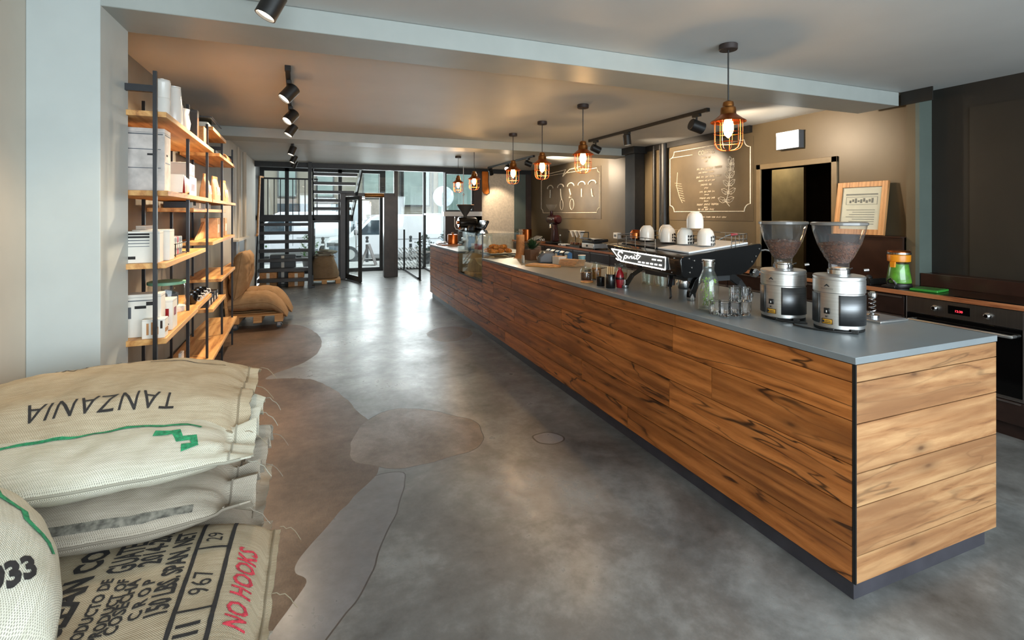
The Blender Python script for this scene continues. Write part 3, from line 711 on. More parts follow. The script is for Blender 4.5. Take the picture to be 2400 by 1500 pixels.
# ================================================================ COFFEE SACKS
def make_sack(name, label, L, W, T, loc, rot, mat, seed=0, prints=(), inks=(), bend=None, p=4., q=2.6, flap=.05, ruffle=.02, group='burlap coffee sacks by the pillar', sag=.0, lump=.012, cat='sack', threads=True, nx=64, ny=44, ends=(1,1)):
    """pillow shaped sack: top and bottom sheets meeting in side seams, stitched end flaps, printed lettering on the top sheet"""
    bend = bend or (lambda x, y: 0.)
    def half(x, y, top=True):
        u = min(1, abs(2*x/L)); v = min(1, abs(2*y/W))
        if abs(x) > L/2: return .003
        h = T/2*max(0, 1-u**p)**.5*max(0, 1-v**q)**.55
        n = lump*(noise.noise((x*7+seed*3.1, y*7, seed+(0 if top else 9)))+.5*noise.noise((x*17, y*17+seed, seed)))
        edge = min(1, (1-u)*5)*min(1, (1-v)*4)
        cre = ruffle*.45*noise.noise((y*26+seed, x*3, seed*2.))*max(0, (u-.62)/.38)*min(1, (1-v)*5)
        return max(.003, h+n*edge+cre*(1 if h > .02 else .3))
    def mid(x, y):
        e = max(0, abs(x)-L/2+.03)
        return bend(x, y)+ruffle*noise.noise((y*14+seed, seed*1.7+x*4, 2.))*min(1, e/.03)*(1.3 if abs(x) > L/2 else .6)
    def narrow(x, y):  # ends pull in slightly and wave
        u = abs(2*x/L); k = 1-.09*max(0, u-.55)/.45
        return y*k+.006*noise.noise((x*9, seed*1., y*2))
    top = lambda x, y: mid(x, y)+half(x, y)
    bot = lambda x, y: mid(x, y)-half(x, y, False)*.9
    xs = [-L/2-flap*ends[0]+(L+flap*(ends[0]+ends[1]))*i/(nx-1) for i in range(nx)]
    ys = [W/2*math.sin(pi/2*(2*j/(ny-1)-1)) for j in range(ny)]
    mb = MB(); ragged = lambda x, y: x+(.011*noise.noise((y*40, seed, 3.))*max(0, (abs(x)-L/2)/max(flap, .001)))
    for sheet, fz in ((0, top), (1, bot)):
        b = len(mb.v)
        for x in xs:
            for y in ys: mb.v.append((ragged(x, y), narrow(x, y), fz(x, y)))
        for i in range(nx-1):
            for j in range(ny-1):
                f = (b+i*ny+j, b+(i+1)*ny+j, b+(i+1)*ny+j+1, b+i*ny+j+1)
                uvs = [(xs[i], ys[j]), (xs[i+1], ys[j]), (xs[i+1], ys[j+1]), (xs[i], ys[j+1])]
                if sheet: f = f[::-1]; uvs = uvs[::-1]
                mb.uv[len(mb.f)] = uvs; mb.f.append(f); mb.m.append(0)
    N = nx*ny
    def rim(a, c):
        mb.uv[len(mb.f)] = [(0,0),(0,.01),(.01,.01),(.01,0)]; mb.f.append((a, c, N+c, N+a)); mb.m.append(0)
    for i in range(nx-1): rim((i+1)*ny, i*ny); rim(i*ny+ny-1, (i+1)*ny+ny-1)
    for j in range(ny-1): rim(j, j+1); rim((nx-1)*ny+j+1, (nx-1)*ny+j)
    for (vs, fs, m) in prints:
        mb.add([(v[0], narrow(v[0], v[1]), top(v[0], v[1])+.0022) for v in vs], fs, m)
    t = thing(name, label, cat, loc, 0, group); t.rotation_euler = rot
    body = mb.build('sack_body', [mat]+list(inks), t, smooth=60, fixn=False)
    # rolled side seams and stitched ends
    sm = MB()
    for y in (-W/2, W/2):
        sm.tube([(x, narrow(x, y), mid(x, y)) for x in xs[2:-2]], .0045, 6)
    for s, x in ((-1, -L/2-.012), (1, L/2+.012)):
        if (s < 0 and not ends[0]) or (s > 0 and not ends[1]): continue
        sm.tube([(x, narrow(x, y), mid(x, y)+.005) for y in ys[1:-1]], .0032, 5)
    sm.build('seam', mat, t)
    if threads:
        rnd = random.Random(seed)
        for s, y in ((1, W/2*.95), (1, -W/2*.95), (1, W*.12), (-1, W/2*.95)):
            x = s*(L/2+flap*.9); z = mid(x, y); pts = []
            for k in range(7): pts.append((x+s*.011*k+.006*noise.noise((k*.9, seed, y)), y+.012*noise.noise((seed, k*.8, 3.)), z-.0028*k*k*.6+.006*noise.noise((k*1., y, seed+4.))))
            MB().tube(pts, .0013, 5).build('loose_thread', mat, t)
    return t
def strip(pts, w, m, cut=.02):
    """inked band along a polyline (sack coordinates)"""
    P = [Vector((p[0], p[1], 0)) for p in pts]; out = []
    for a, b in zip(P[:-1], P[1:]):
        n = max(1, int((b-a).length/cut)); out += [a.lerp(b, i/n) for i in range(n)]
    out.append(P[-1]); vs = []; fs = []
    for i, c in enumerate(out):
        t = (out[min(i+1, len(out)-1)]-out[max(0, i-1)]).normalized(); nrm = Vector((-t.y, t.x, 0))
        ww = w*(1+.25*noise.noise((c.x*40, c.y*40, 1)))
        for k in range(5): vs.append(c+nrm*ww*(k/4-.5))
    for i in range(len(out)-1):
        for k in range(4): fs.append((i*5+k, (i+1)*5+k, (i+1)*5+k+1, i*5+k+1))
    return vs, fs, m
def ink(body, size, ox, oy, ang, m, **k):
    vs, fs = text_geo(body, size, cut=.022, **k); M = Matrix.Translation((ox, oy, 0)) @ Matrix.Rotation(ang, 4, 'Z')
    return [M @ v for v in vs], fs, m
# base of the pile, out of sight behind the front sacks
make_sack('coffee_sack', 'burlap sack at the bottom of the pile against the pillar', .90, .56, .26, (-.69,2.21,.1185), (0,0,0), M_burlap_g, 21, threads=False, nx=40, ny=28)
make_sack('coffee_sack', 'burlap sack second from the floor in the pile against the pillar', .90, .56, .26, (-.69,2.21,.365), (0,0,0), M_burlap_g, 28, threads=False, nx=40, ny=28)
make_sack('coffee_sack', 'third sack from the top of the pile, plain grey burlap with a dark lower edge', .86, .66, .20, (-.70,2.03,.585), (0,0,radians(-2)), M_burlap_g, 22,
   prints=[strip([(-.4,-.302),(-.1,-.306),(.2,-.308),(.36,-.306)], .02, 1), strip([(-.02,-.12),(.06,-.13)], .02, 1)], inks=[pm('dull_grey_strip', C(112,108,98), .9, var=.3, vscale=60)], flap=.085, ruffle=.06, ends=(0,1))  # darker grey strips: one along the lower front edge, one short
g = [strip([(-.16,-.15),(.02,-.135),(.14,-.13),(.26,-.14),(.35,-.17)], .014, 1), strip([(.225,-.185),(.285,-.19),(.30,-.225),(.335,-.22),(.345,-.255),(.31,-.26)], .026, 1)]
make_sack('coffee_sack', 'second sack from the top, pale open weave with a green mark near its torn end', .86, .64, .18, (-.705,2.02,.735), (0,0,radians(1)), M_burlap_w, 23,
   prints=g, inks=[M_greenink], flap=.075, ruffle=.06, ends=(0,1), q=3)
pr = [ink('TANZANIA', .085, .06, -.20, pi, 1, xscale=.86, spacing=1.1), ink('AMKENI', .06, -.08, .19, pi, 1, xscale=1.05, spacing=1.15), strip([(.36,.15),(.1,.155)], .006, 1)]
make_sack('coffee_sack', 'topmost sack of the pile with TANZANIA printed upside down along its front', .86, .58, .14, (-.71,2.17,.825), (radians(2),0,radians(1)), M_burlap, 24,
   prints=pr, inks=[M_text], flap=.05, ruffle=.04, bend=lambda x, y: .025*(1-(2*x/.86)**2)-.02*max(0, x-.2)-.05*max(0, -y-.20)/.09, q=2.6, p=3.2, ends=(0,1))
A = pi/2
def up(body, size, x, y, m=1, **k): return ink(body, size, x, y, A, m, **k)
pr = [up('CLEAN COFF', .085, .026, .195, xscale=.82, offset=.0035, spacing=1.02),
      up('PRODUCTO DE', .036, .095, .06, offset=.0012, xscale=.93), up('PRODUCT OF', .036, .133, .065, offset=.0012, xscale=.93), up('GUATEMALA', .094, .115, .312, offset=.0022, xscale=.42),
      up('COSECHA', .038, .160, .068, offset=.0012, xscale=1.05), up('C R O P', .038, .198, .075, offset=.0012, xscale=1.05), up('2014-2015', .075, .179, .295, offset=.0022, xscale=.55),
      up('150 LBS. SPAN. NET', .067, .245, .166, offset=.0022, xscale=.60, spacing=1.0),
      up('11', .066, .325, -.07, xscale=.85, offset=.003), up('967', .070, .325, .095, xscale=.8, spacing=1.1), up('29', .062, .325, .292, xscale=.8),
      strip([(.284,-.42),(.284,.41)], .011, 1), strip([(.369,-.42),(.369,.41)], .011, 1), strip([(.284,-.008),(.369,-.008)], .008, 1), strip([(.284,.235),(.369,.235)], .008, 1),
      up('NO HOOKS', .068, .424, .07, m=2, shear=.25, xscale=.86, spacing=1.03, offset=.0015)]
make_sack('coffee_sack', 'flat sack in front printed with black GUATEMALA lettering and red NO HOOKS', .93, .87, .18, (-.612,1.435,.43), (radians(1),0,0), M_burlap, 25,
   prints=pr, inks=[M_text, M_redink], flap=.03, ruffle=.012, lump=.006, q=9, p=7, ends=(0,1))
make_sack('coffee_sack', 'burlap sack lying under the flat printed sack', .88, .72, .36, (-.63,1.42,.165), (0,0,0), M_burlap_g, 27, threads=False, nx=40, ny=28)
g = [strip([(-.15,.05),(-.09,.10),(-.06,.10),(-.01,.15),(.02,.15),(.08,.22)], .017, 1), ink('0933', .06, .165, .125, radians(118), 2, offset=.003)]
make_sack('coffee_sack', 'bulging sack at the left edge with a slanting green stripe, lying on the printed sack', .46, .56, .34, (-.815,1.385,.745), (radians(-28),radians(10),radians(-62)), M_burlap_w, 26,
   prints=g, inks=[M_greenink, M_text], flap=.0, ends=(0,0), ruffle=.01, p=2.6, q=2.4, threads=False)
# ================================================================ SHELF UNIT (left wall). Local frame: y along the shelf, x=0 at the front posts, minus x towards the wall
SH_LOC = (-.6632, 0, 0); SH_RZ = math.atan(.0393)
shm = Matrix.Translation(SH_LOC) @ Matrix.Rotation(SH_RZ, 4, 'Z')
def shw(x, y, z): return tuple(shm @ Vector((x, y, z)))
sh = thing('shelf_unit', 'tall open shelf unit of oak boards on thin dark steel posts', 'shelf', SH_LOC, SH_RZ)
PY = [3.045, 3.89, 4.68, 5.575, 6.44]; DEP = -.245
for y in PY:
    MB().box(-.009,y-.009,0, .009,y+.009,2.24).build('post', M_postblack, sh, smooth=0)
    b = y+.06 if y < 3.1 else y
    MB().box(DEP-.009,b-.009,0, DEP+.009,b+.009,2.24).build('post', M_postblack, sh, smooth=0)
    MB().box(DEP,min(y,b)-.005,2.13, 0,min(y,b)+.02,2.165).build('cross_bar', M_postblack, sh, smooth=0)
    MB().box(DEP,min(y,b)-.005,.13, 0,min(y,b)+.012,.15).build('cross_bar', M_postblack, sh, smooth=0)
BOARDS = [ # y0, y1, top z, x front
 (3.09,4.66,.315,.045),(4.66,6.50,.315,.045),
 (3.06,3.99,.850,.045),(3.995,4.665,.850,.035),(4.70,5.52,.715,.04),(5.25,6.40,.90,.035),
 (3.06,4.30,1.245,.045),(4.72,6.36,1.27,.035),
 (3.10,4.10,1.625,.045),(4.105,4.62,1.625,.045),(4.10,5.86,1.545,.0),(4.70,6.40,1.625,.04),
 (3.06,4.70,2.035,.045),(5.15,6.38,2.055,.035),(4.70,5.55,2.225,.04)]
for y0, y1, z, xf in BOARDS:
    MB().box(DEP-.03,y0,z-.028, xf,y1,z).build('shelf_board', M_oak, sh, bevel=.0015)
def on(name, label, cat, x, y, z, group=None, rz=0): return thing(name, label, cat, shw(x, y, z+.0006), SH_RZ+rz, group)
def carton(label, x, y, z, w, d, h, mat, prints=(), rz=0, group=None, name='product_box', cat='box'):
    """card box: shell, closed lid flap line and printed panels; w along the shelf (y), d towards the wall"""
    t = on(name, label, cat, x, y, z, group, rz)
    MB().box(-d/2,-w/2,0, d/2,w/2,h).build('carton', mat, t, bevel=.002)
    MB().box(-d/2-.0006,-w/2-.0006,h*.93, d/2+.0006,w/2+.0006,h*.935).build('lid_seam', M_grey, t)
    for (face, a0, b0, a1, b1, m) in prints:
        e = .0012
        if face == 'front': MB().box(d/2,a0,b0, d/2+e,a1,b1).build('printed_panel', m, t)
        elif face == 'end': MB().box(a0,-w/2-e,b0, a1,-w/2,b1).build('printed_panel', m, t)
    return t
# top board: stacked white crocks, tall jug and cup
t = on('ceramic_canister', 'lower pale grey canister of the stacked pair on the top shelf', 'canister', -.01, 3.24, 2.035)
MB().lathe([(.035,0),(.039,.005),(.04,.092),(.038,.1)], n=28).build('body', M_white, t)
MB().tube([(.0,.038,.02),(.0,.06,.03),(.0,.064,.055),(.0,.058,.075),(.0,.038,.085)], .005, 8).build('handle', M_white, t)
t = on('ceramic_canister', 'upper pale grey canister stacked on another on the top shelf', 'canister', -.01, 3.24, 2.1355)
MB().lathe([(.035,0),(.039,.005),(.04,.085),(.041,.09),(.038,.098),(.025,.099)], n=28).build('body', M_white, t)
MB().lathe([(.038,.0995),(.038,.103),(.010,.106),(.010,.112)], n=24).build('lid', M_white, t)
t = on('ceramic_jug', 'tall white jug with a curved handle at the front edge of the top shelf', 'jug', .0, 3.47, 2.035)
MB().lathe([(.043,0),(.046,.015),(.043,.12),(.037,.2),(.036,.215),(.032,.215),(.033,.19),(.0,.18)], n=32).build('body', M_white, t)
MB().tube([(.01,.038,.15),(.02,.07,.15),(.025,.09,.125),(.02,.085,.075),(.015,.06,.03),(.01,.043,.025)], .007, 8).build('handle', M_white, t)
MB().lathe([(.036,.2165),(.037,.222),(.0,.227)], n=24).build('lid', M_white, t)
t = on('ceramic_pitcher', 'small white pitcher with spout behind the tall jug on the top shelf', 'pitcher', -.02, 3.78, 2.035)
MB().lathe([(.04,0),(.05,.02),(.055,.06),(.042,.12),(.05,.15),(.045,.15),(.036,.12),(.0,.03)], n=28).build('body', M_white, t)
MB().prism([(.03,.135),(.075,.16),(.03,.152)], 'x', -.014, .014).build('spout', M_white, t)
carton('slim dark box standing on the top shelf before the second post', -.08, 4.40, 2.035, .07, .12, .26, M_dgrey, [('front',-.02,.05,.02,.2,M_copper)])
t = on('wooden_crate', 'small wooden crate standing at the far end of the top shelf', 'crate', -.09, 4.58, 2.035)
mb = MB().box(-.09,-.06,0,.09,.06,.012).box(-.09,-.06,0,-.08,.06,.16).box(.08,-.06,0,.09,.06,.16).box(-.08,-.06,0,.08,-.05,.16).box(-.08,.05,0,.08,.06,.16); mb.build('crate_body', M_oak, t)
t = on('glass_case', 'low glass box with dark edges on the highest short board', 'case', -.10, 5.10, 2.225)
MB().box(-.12,-.3,0,.12,.3,.012).box(-.12,-.3,.09,.12,.3,.1).build('base', M_dgrey, t)
MB().box(-.115,-.295,.013,.115,.295,.089).build('glazing', M_case, t, smooth=0)
MB().box(-.09,-.25,.0135,.08,.25,.06).build('contents', M_paper, t)
for k in range(3): carton(('dark boxed item %s on the upper far board under the ceiling' % ('nearest the camera', 'in the middle', 'farthest along')[k]), -.12, 5.32+.3*k, 2.055, .22, .15, .06+.01*(k % 2), M_dgrey, group='dark boxes on the upper far board')
t = on('paper_roll', 'orange brown rolled mat lying on the upper far board', 'roll', -.03, 6.12, 2.055)
MB().lathe([(.035,-.2),(.04,-.19),(.04,.19),(.035,.2)], (0,0,.04), 16, 0, Matrix.Rotation(pi/2,3,'X')).build('roll', M_kraft, t)
# second row: tall carton, card, flower, bowl, stacked boxes
gw = pm('whitewashed_card', C(214,206,200), .7, var=.12, vscale=14)
pr = [('end',-.10,.02,.105,.30,gw)]
t = carton('tall whitewashed carton with printed trees, on the second shelf beside the pillar', -.10, 3.23, 1.625, .14, .235, .335, gw, [('front',-.05,.15,.05,.155,M_grey),('front',-.03,.19,.0,.20,M_text),('end',.04,.19,.075,.2,M_text),('end',-.11,.30,.11,.306,M_grey),('end',-.1,.12,.1,.124,M_grey),('end',-.1,.22,.1,.224,M_grey),('front',-.06,.30,.06,.305,M_grey)])
t = on('greeting_card', 'white folded card with a red inside leaning beside the tall carton', 'card', .0, 3.42, 1.625)
MB().obox((0,-.022,.055),(.12,.004,.115),('X',-.36)).build('front_leaf', M_paper, t)
MB().obox((0,.022,.055),(.12,.004,.115),('X',.36)).build('back_leaf', M_red, t)
t = on('flower_pot', 'coral dahlia flower in a low white dish on the second shelf', 'flower', -.06, 3.64, 1.625)
MB().lathe([(.03,0),(.06,.02),(.065,.04),(.06,.04),(.0,.015)], n=24).build('dish', M_white, t)
mb = MB(); rnd = random.Random(3)
coral = pm('coral_petal', C(228,106,88), .6, var=.15, vscale=30)
for ring, (nn, r, z, s) in enumerate(((14,.055,.055,.03),(11,.042,.075,.028),(8,.026,.09,.024),(5,.01,.10,.02))):
    for k in range(nn):
        a = 2*pi*k/nn+ring*.4; mb.sphere((r*cos(a), r*sin(a), z), s, 8, sc=(1,.55,.45) if abs(cos(a)) > .7 else (.55,1,.45))
mb.build('petals', coral, t)
t = on('round_vase', 'bright round white vase at the front edge of the second shelf', 'vase', -.03, 3.80, 1.625)
MB().lathe([(.03,0),(.055,.02),(.066,.06),(.055,.10),(.035,.118),(.03,.125),(.026,.12),(.0,.05)], n=32).build('body', M_white, t)
MB().lathe([(.034,.119),(.034,.126),(.02,.126)], n=24).build('lip', M_white, t)
t = carton('lower white storage box of the pair on the second shelf', -.11, 4.14, 1.625, .26, .2, .14, M_paper, [('front',-.06,.04,.06,.09,M_pink)], group='white boxes on the second shelf')
t = carton('upper white box with a rose lid edge stacked on another on the second shelf', -.11, 4.14, 1.766, .24, .18, .095, M_paper, [('front',-.12,.0,.12,.018,M_pink),('front',.03,.04,.08,.08,M_pink)], group='white boxes on the second shelf')
t = on('picture_frame', 'small dark frame leaning on the wall behind the flower', 'frame', -.2, 3.9, 1.625)
MB().obox((0,0,.09),(.012,.14,.18),('Y',-.15)).build('backing', M_dgrey, t)
MB().obox((.008,0,.09),(.004,.1,.14),('Y',-.15)).build('print', M_wenge, t)
# kraft coffee bags in the far bay
def coffee_bag(label, x, y, z, h=.2, w=.12, group='kraft coffee bags on the far shelf', mat=None):
    t = on('coffee_bag', label, 'bag', x, y, z, group, radians(random.uniform(-12,12)))
    n = 10; mb = MB(); rows = 9; vs = []
    for j in range(rows):
        v = j/(rows-1); th = .042*(1-v**2.2)+.003; ww = w/2*(1-.06*v)
        for i in range(n*2):
            a = 2*pi*i/(n*2); vs.append((th*sin(a)*(1 if abs(sin(a)) > .3 else .9), ww*max(-1, min(1, 1.15*cos(a))), h*v))
    fs = []
    for j in range(rows-1):
        for i in range(2*n): fs.append((j*2*n+i, j*2*n+(i+1) % (2*n), (j+1)*2*n+(i+1) % (2*n), (j+1)*2*n+i))
    fs.append(tuple(reversed(range(2*n)))); fs.append(tuple(range((rows-1)*2*n, rows*2*n)))
    mb.add(vs, fs); mb.build('bag_body', mat or M_kraft2, t)
    MB().box(-.005,-w/2*.94,h-.02, .007,w/2*.94,h+.012).build('folded_top', M_kraft, t, bevel=.002)
    MB().obox((.036,0,h*.42),(.002,w*.55,h*.36),('Y',-.10)).build('label', M_paper, t)
    return t
for k, lab in enumerate(('nearest kraft coffee bag on the far shelf','second kraft coffee bag on the far shelf','third kraft coffee bag on the far shelf','fourth kraft coffee bag on the far shelf','farthest kraft coffee bag on the far shelf')):
    coffee_bag(lab, -.06+.03*(k % 2), 5.02+.29*k, 1.625, .215, .15)
carton('white printed carton lying behind the posts under the second shelf', -.12, 4.45, 1.545, .3, .16, .045, M_paper, [('front',-.12,.02,-.02,.05,M_text)])
carton('small dark carton beside the white one under the second shelf', -.12, 4.20, 1.545, .12, .14, .045, M_dgrey, [('front',-.03,.02,.03,.04,M_paper)])
for k in range(3): carton('small pale tin %s on the narrow middle board' % ('nearest the camera','in the middle','farthest along')[k], -.10, 4.75+.22*k, 1.545, .1, .1, .045, M_paper, group='pale tins on the narrow board')
# third row: coffee gear boxes and packet rack
t = carton('narrow white box with lines of black print, at the left end of the third shelf', -.085, 3.13, 1.245, .075, .19, .165, M_paper, [('end',-.07,.13,.05,.14,M_text),('end',-.07,.145,.05,.155,M_text),('end',-.07,.115,.05,.12,M_grey),('end',-.07,.10,.05,.104,M_grey),('end',-.07,.085,.05,.088,M_grey),('end',-.07,.02,-.01,.035,M_text)])
t = carton('white box picturing coffee pots, second on the third shelf', -.055, 3.27, 1.245, .11, .17, .17, M_paper, [('end',-.055,.11,-.02,.145,M_wenge),('end',.0,.115,.03,.145,M_wenge),('end',-.04,.065,.02,.105,M_wenge),('end',.04,.06,.055,.07,M_wenge)])
t = on('packet_rack', 'black wire rack holding striped packets on the third shelf', 'rack', -.07, 3.62, 1.245)
mb = MB()
for z in (.01,.075): mb.tube([(-.08,-.16,z),(.08,-.16,z),(.08,.16,z),(-.08,.16,z)], .003, 6, closed=True)
for y in (-.16,.16):
    for x in (-.08,.08): mb.cyl((x,y,0),(x,y,.08),.003, n=6)
mb.build('wire_frame', M_black, t)
for k in range(6):
    p = on('packet', ('grey speckled packet first from the near end of the wire rack','grey packet second in the wire rack','grey packet third in the wire rack','pinkish red packet in the wire rack','grey packet after the red one in the wire rack','last grey packet at the far end of the wire rack')[k], 'packet', -.07, 3.495+.05*k, 1.249, 'striped packets in the wire rack')
    MB().box(-.06,-.019,0,.06,.019,.11).build('wrapper', (M_pink if k == 3 else pm('packet_grey_%d' % k, C(170-8*k,172-6*k,170-4*k), .5, var=.25, vscale=50)), p, bevel=.004)
    MB().box(.0605,-.014,.035,.062,.014,.075).build('label', M_paper, p)
carton('white box with a small emblem standing behind the wire rack', -.19, 3.70, 1.245, .22, .05, .185, M_paper, [('front',.05,.14,.075,.165,M_text)])
for k in range(3): carton('pale tan packet %s on the far third shelf' % ('nearest the camera','in the middle','farthest along')[k], -.095, 5.55+.28*k, 1.27, .16, .14, .19, M_kraft2, [('front',-.05,.05,.05,.13,M_paper)], group='pale packets on the far third shelf')
t = on('leaning_board', 'large pale board leaning in the corner of the far third shelf', 'board', -.14, 5.35, 1.27)
MB().prism([(-.30,0),(.32,0),(.32,.235)], 'x', -.01, .01).build('board', M_bamboo, t)
# fourth row: printed boxes, glass jar set, mugs
t = carton('large pale box printed with coffee drawings at the left end of the fourth shelf', -.11, 3.19, .85, .10, .23, .225, M_paper, [('end',-.11,.07,-.06,.18,M_grey),('end',-.04,.10,-.015,.16,M_grey),('end',-.0,.15,.05,.165,M_text),('end',.05,.165,.10,.185,M_text),('end',-.10,.19,.10,.195,M_grey)])
t = carton('white box with a red goblet picture on the fourth shelf', -.005, 3.33, .85, .12, .075, .17, M_paper, [('end',-.02,.075,.02,.12,M_red),('end',-.012,.045,.012,.06,M_text),('end',-.02,.03,.02,.036,M_text),('front',-.025,.075,.025,.12,M_red)])
t = carton('low white box with brown drawings at the front of the fourth shelf', -.015, 3.115, .85, .075, .10, .10, M_paper, [('end',-.03,.02,-.02,.08,M_kraft),('end',-.01,.02,.0,.085,M_kraft),('end',.012,.02,.022,.06,M_kraft),('end',.03,.05,.04,.09,M_wenge),('front',-.03,.03,.03,.05,M_kraft)])
carton('grey box printed with a grinder behind the goblet box', -.16, 3.40, .85, .12, .14, .19, M_paper, [('front',-.05,.03,.03,.15,M_grey),('end',-.04,.03,.04,.12,M_grey)])
t = on('glass_jar', 'big clear jar holding smaller items on the fourth shelf behind the second post', 'jar', -.125, 3.92, .85)
MB().shell([(.10,.004),(.105,.02),(.105,.17),(.1,.18)], n=36).build('glass', M_case, t)
MB().lathe([(.104,0),(.106,.004),(.106,.03),(.1,.032)], n=32).build('base', M_whitepaint, t)
MB().lathe([(.104,.181),(.109,.183),(.109,.2),(.1,.203)], n=32).build('lid', pm('pale_green_lid', C(130,190,160), .4), t)
MB().lathe([(.06,.034),(.065,.04),(.065,.12),(.03,.14)], n=24).build('contents', M_grey, t)
for k in range(4):
    t = on('espresso_cup', ('dark cup at the near end of the row on the fourth shelf','second dark cup of the row on the fourth shelf','third dark cup of the row on the fourth shelf','dark cup at the far end of the row on the fourth shelf')[k], 'cup', -.02, 4.16+.125*k, .85, 'dark cups on the fourth shelf')
    MB().lathe([(.022,0),(.03,.01),(.04,.05),(.042,.07),(.038,.07),(.034,.04),(.0,.008)], n=20).build('body', M_blackgloss, t)
    MB().tube([(.038,0,.055),(.06,0,.055),(.064,0,.035),(.05,0,.02),(.034,0,.02)], .005, 6).build('handle', M_white, t)
for k in range(4): carton('small dark jar box %s on the low middle board' % ('first','second','third','fourth')[k], -.05, 4.82+.15*k, .715, .09, .1, .09-.01*(k % 2), M_dgrey, [('front',-.02,.02,.02,.05,M_paper)], group='dark boxes on the low middle board')
carton('pale card sign leaning on the bottom shelf', -.12, 4.35, .315, .09, .02, .15, M_paper, [('front',-.03,.04,.03,.1,M_grey)])
carton('dark carton standing behind the pale card on the bottom shelf', -.15, 4.18, .315, .16, .12, .12, M_dgrey, [('front',-.05,.03,.05,.06,M_grey)])
t = on('coffee_dripper', 'small black coffee gadget on the bottom shelf behind the sack pile', 'gadget', -.13, 3.20, .315)
MB().lathe([(.05,0),(.05,.012),(.012,.02),(.012,.16),(.05,.24),(.045,.24),(.0,.17)], n=20).build('stand', M_black, t)
MB().tube([(.04,0,.23),(.08,0,.21),(.08,0,.18),(.03,0,.17)], .006, 6).build('handle', M_chrome, t)
# ================================================================ ON THE BAR
BZ = .9503
# ---- espresso machine
mz = thing('espresso_machine', 'black espresso machine with a glowing script sign and white cups on top', 'espresso machine', (2.10,2.45,BZ))
def hexa(pts): # 8 corners: bottom 4 (ccw), top 4
    mb = MB(); mb.add(pts, [(0,3,2,1),(4,5,6,7),(0,1,5,4),(1,2,6,5),(2,3,7,6),(3,0,4,7)]); return mb
# side profile in x-z, swept along y with slanted far end
def body_mesh():
    prof = [(.015,.150),(.0,.165),(-.012,.262),(-.004,.280),(.02,.286),(.62,.350),(.66,.352),(.675,.338),(.672,.31),(.60,.215),(.53,.165),(.49,.152)]
    n = len(prof); mb = MB(); vs = []
    secs = ((0,0,.985),(.008,0,1.0),(.06,0,1.0),(.5,.0,1.0),(.80,.0,1.0),(.862,.0,1.0),(.87,.0,.985))
    for (y, _, k) in secs:
        for (x, z) in prof:
            lift = .034*(y/.87)*(1-(x/.67)*.95)
            yy = y-(.20*(y/.87)*(1-(z-.15)/.14) if z < .29 and y > .3 else 0)
            vs.append((.33+(x-.33)*k, yy, .24+(z-.24)*k+lift))
    fs = []
    for s in range(len(secs)-1):
        for i in range(n): fs.append((s*n+i, s*n+(i+1) % n, (s+1)*n+(i+1) % n, (s+1)*n+i))
    fs.append(tuple(reversed(range(n)))); fs.append(tuple((len(secs)-1)*n+i for i in range(n)))
    mb.add(vs, fs); return mb
body_mesh().build('housing', M_blackgloss, mz, bevel=.006, seg=2)
# end plate edge line and bolts
bm_ = MB()
for p in ((.075,.258),(.055,.215),(.04,.185),(.62,.318),(.59,.27),(.555,.235),(.035,.272)):
    bm_.lathe([(.006,0),(.006,.006),(.003,.009)], (p[0]+.02,-.001,p[1]), 10, 0, Matrix.Rotation(pi/2,3,'X'))
for k in range(8): bm_.sphere((-.014, .05+.095*k, .272+.0033*k), .0045, 8)
for k in range(6): bm_.sphere((-.001, .09+.1*k, .178+.003*k), .0045, 8)
bm_.build('bolts', M_chrome, mz)
# lit sign: grey plate with white outline and script
sg = MB().prism([(.13,.192),(.63,.205),(.745,.286),(.125,.271)], 'x', -.020, -.005); sg.build('sign_plate', pm('sign_plate_grey', C(104,106,106), .5), mz)
M_sign = emit('sign_white_glow', (1,.98,.93,1), 1.05)
so = MB().tube([(-.022,.13,.192),(-.022,.63,.205),(-.024,.745,.286),(-.023,.125,.271)], .0052, 6, closed=True); so.build('sign_outline', M_sign, mz)
tx = MB()
Msg = frame_M((-.0215,.54,.243), (0,-1,.0), (0,0,1))
def stroke(pts, w=.0036): tx.tube([Msg @ Vector((p[0], p[1], 0)) for p in pts], w, 5)
# script word drawn as brush strokes
stroke([(-.065,.021),(-.085,.032),(-.115,.026),(-.125,.008),(-.105,-.002),(-.08,-.012),(-.09,-.03),(-.125,-.034),(-.15,-.024)], .0052)
stroke([(-.06,-.042),(-.045,-.005),(-.035,.008),(-.015,.006),(-.012,-.008),(-.03,-.016),(-.045,-.008)])
stroke([(.0,.006),(.006,-.010),(.02,-.010),(.03,.006)])
stroke([(.035,.004),(.05,.010),(.046,-.010),(.062,-.006),(.075,.008)])
stroke([(.075,.008),(.080,-.010),(.094,-.006)]); stroke([(.079,.018),(.083,.021)])
stroke([(.120,.034),(.102,-.006),(.114,-.010),(.13,.002),(.15,.018)]); stroke([(.095,.014),(.135,.020)])
for k in range(6): tx.box(-.024,.165+.045*k,.212, -.020,.165+.045*k+.026,.222)
for k in range(2): tx.box(-.024,.165+.058*k,.243, -.020,.165+.058*k+.04,.252)
tx.build('sign_lettering', M_sign, mz)
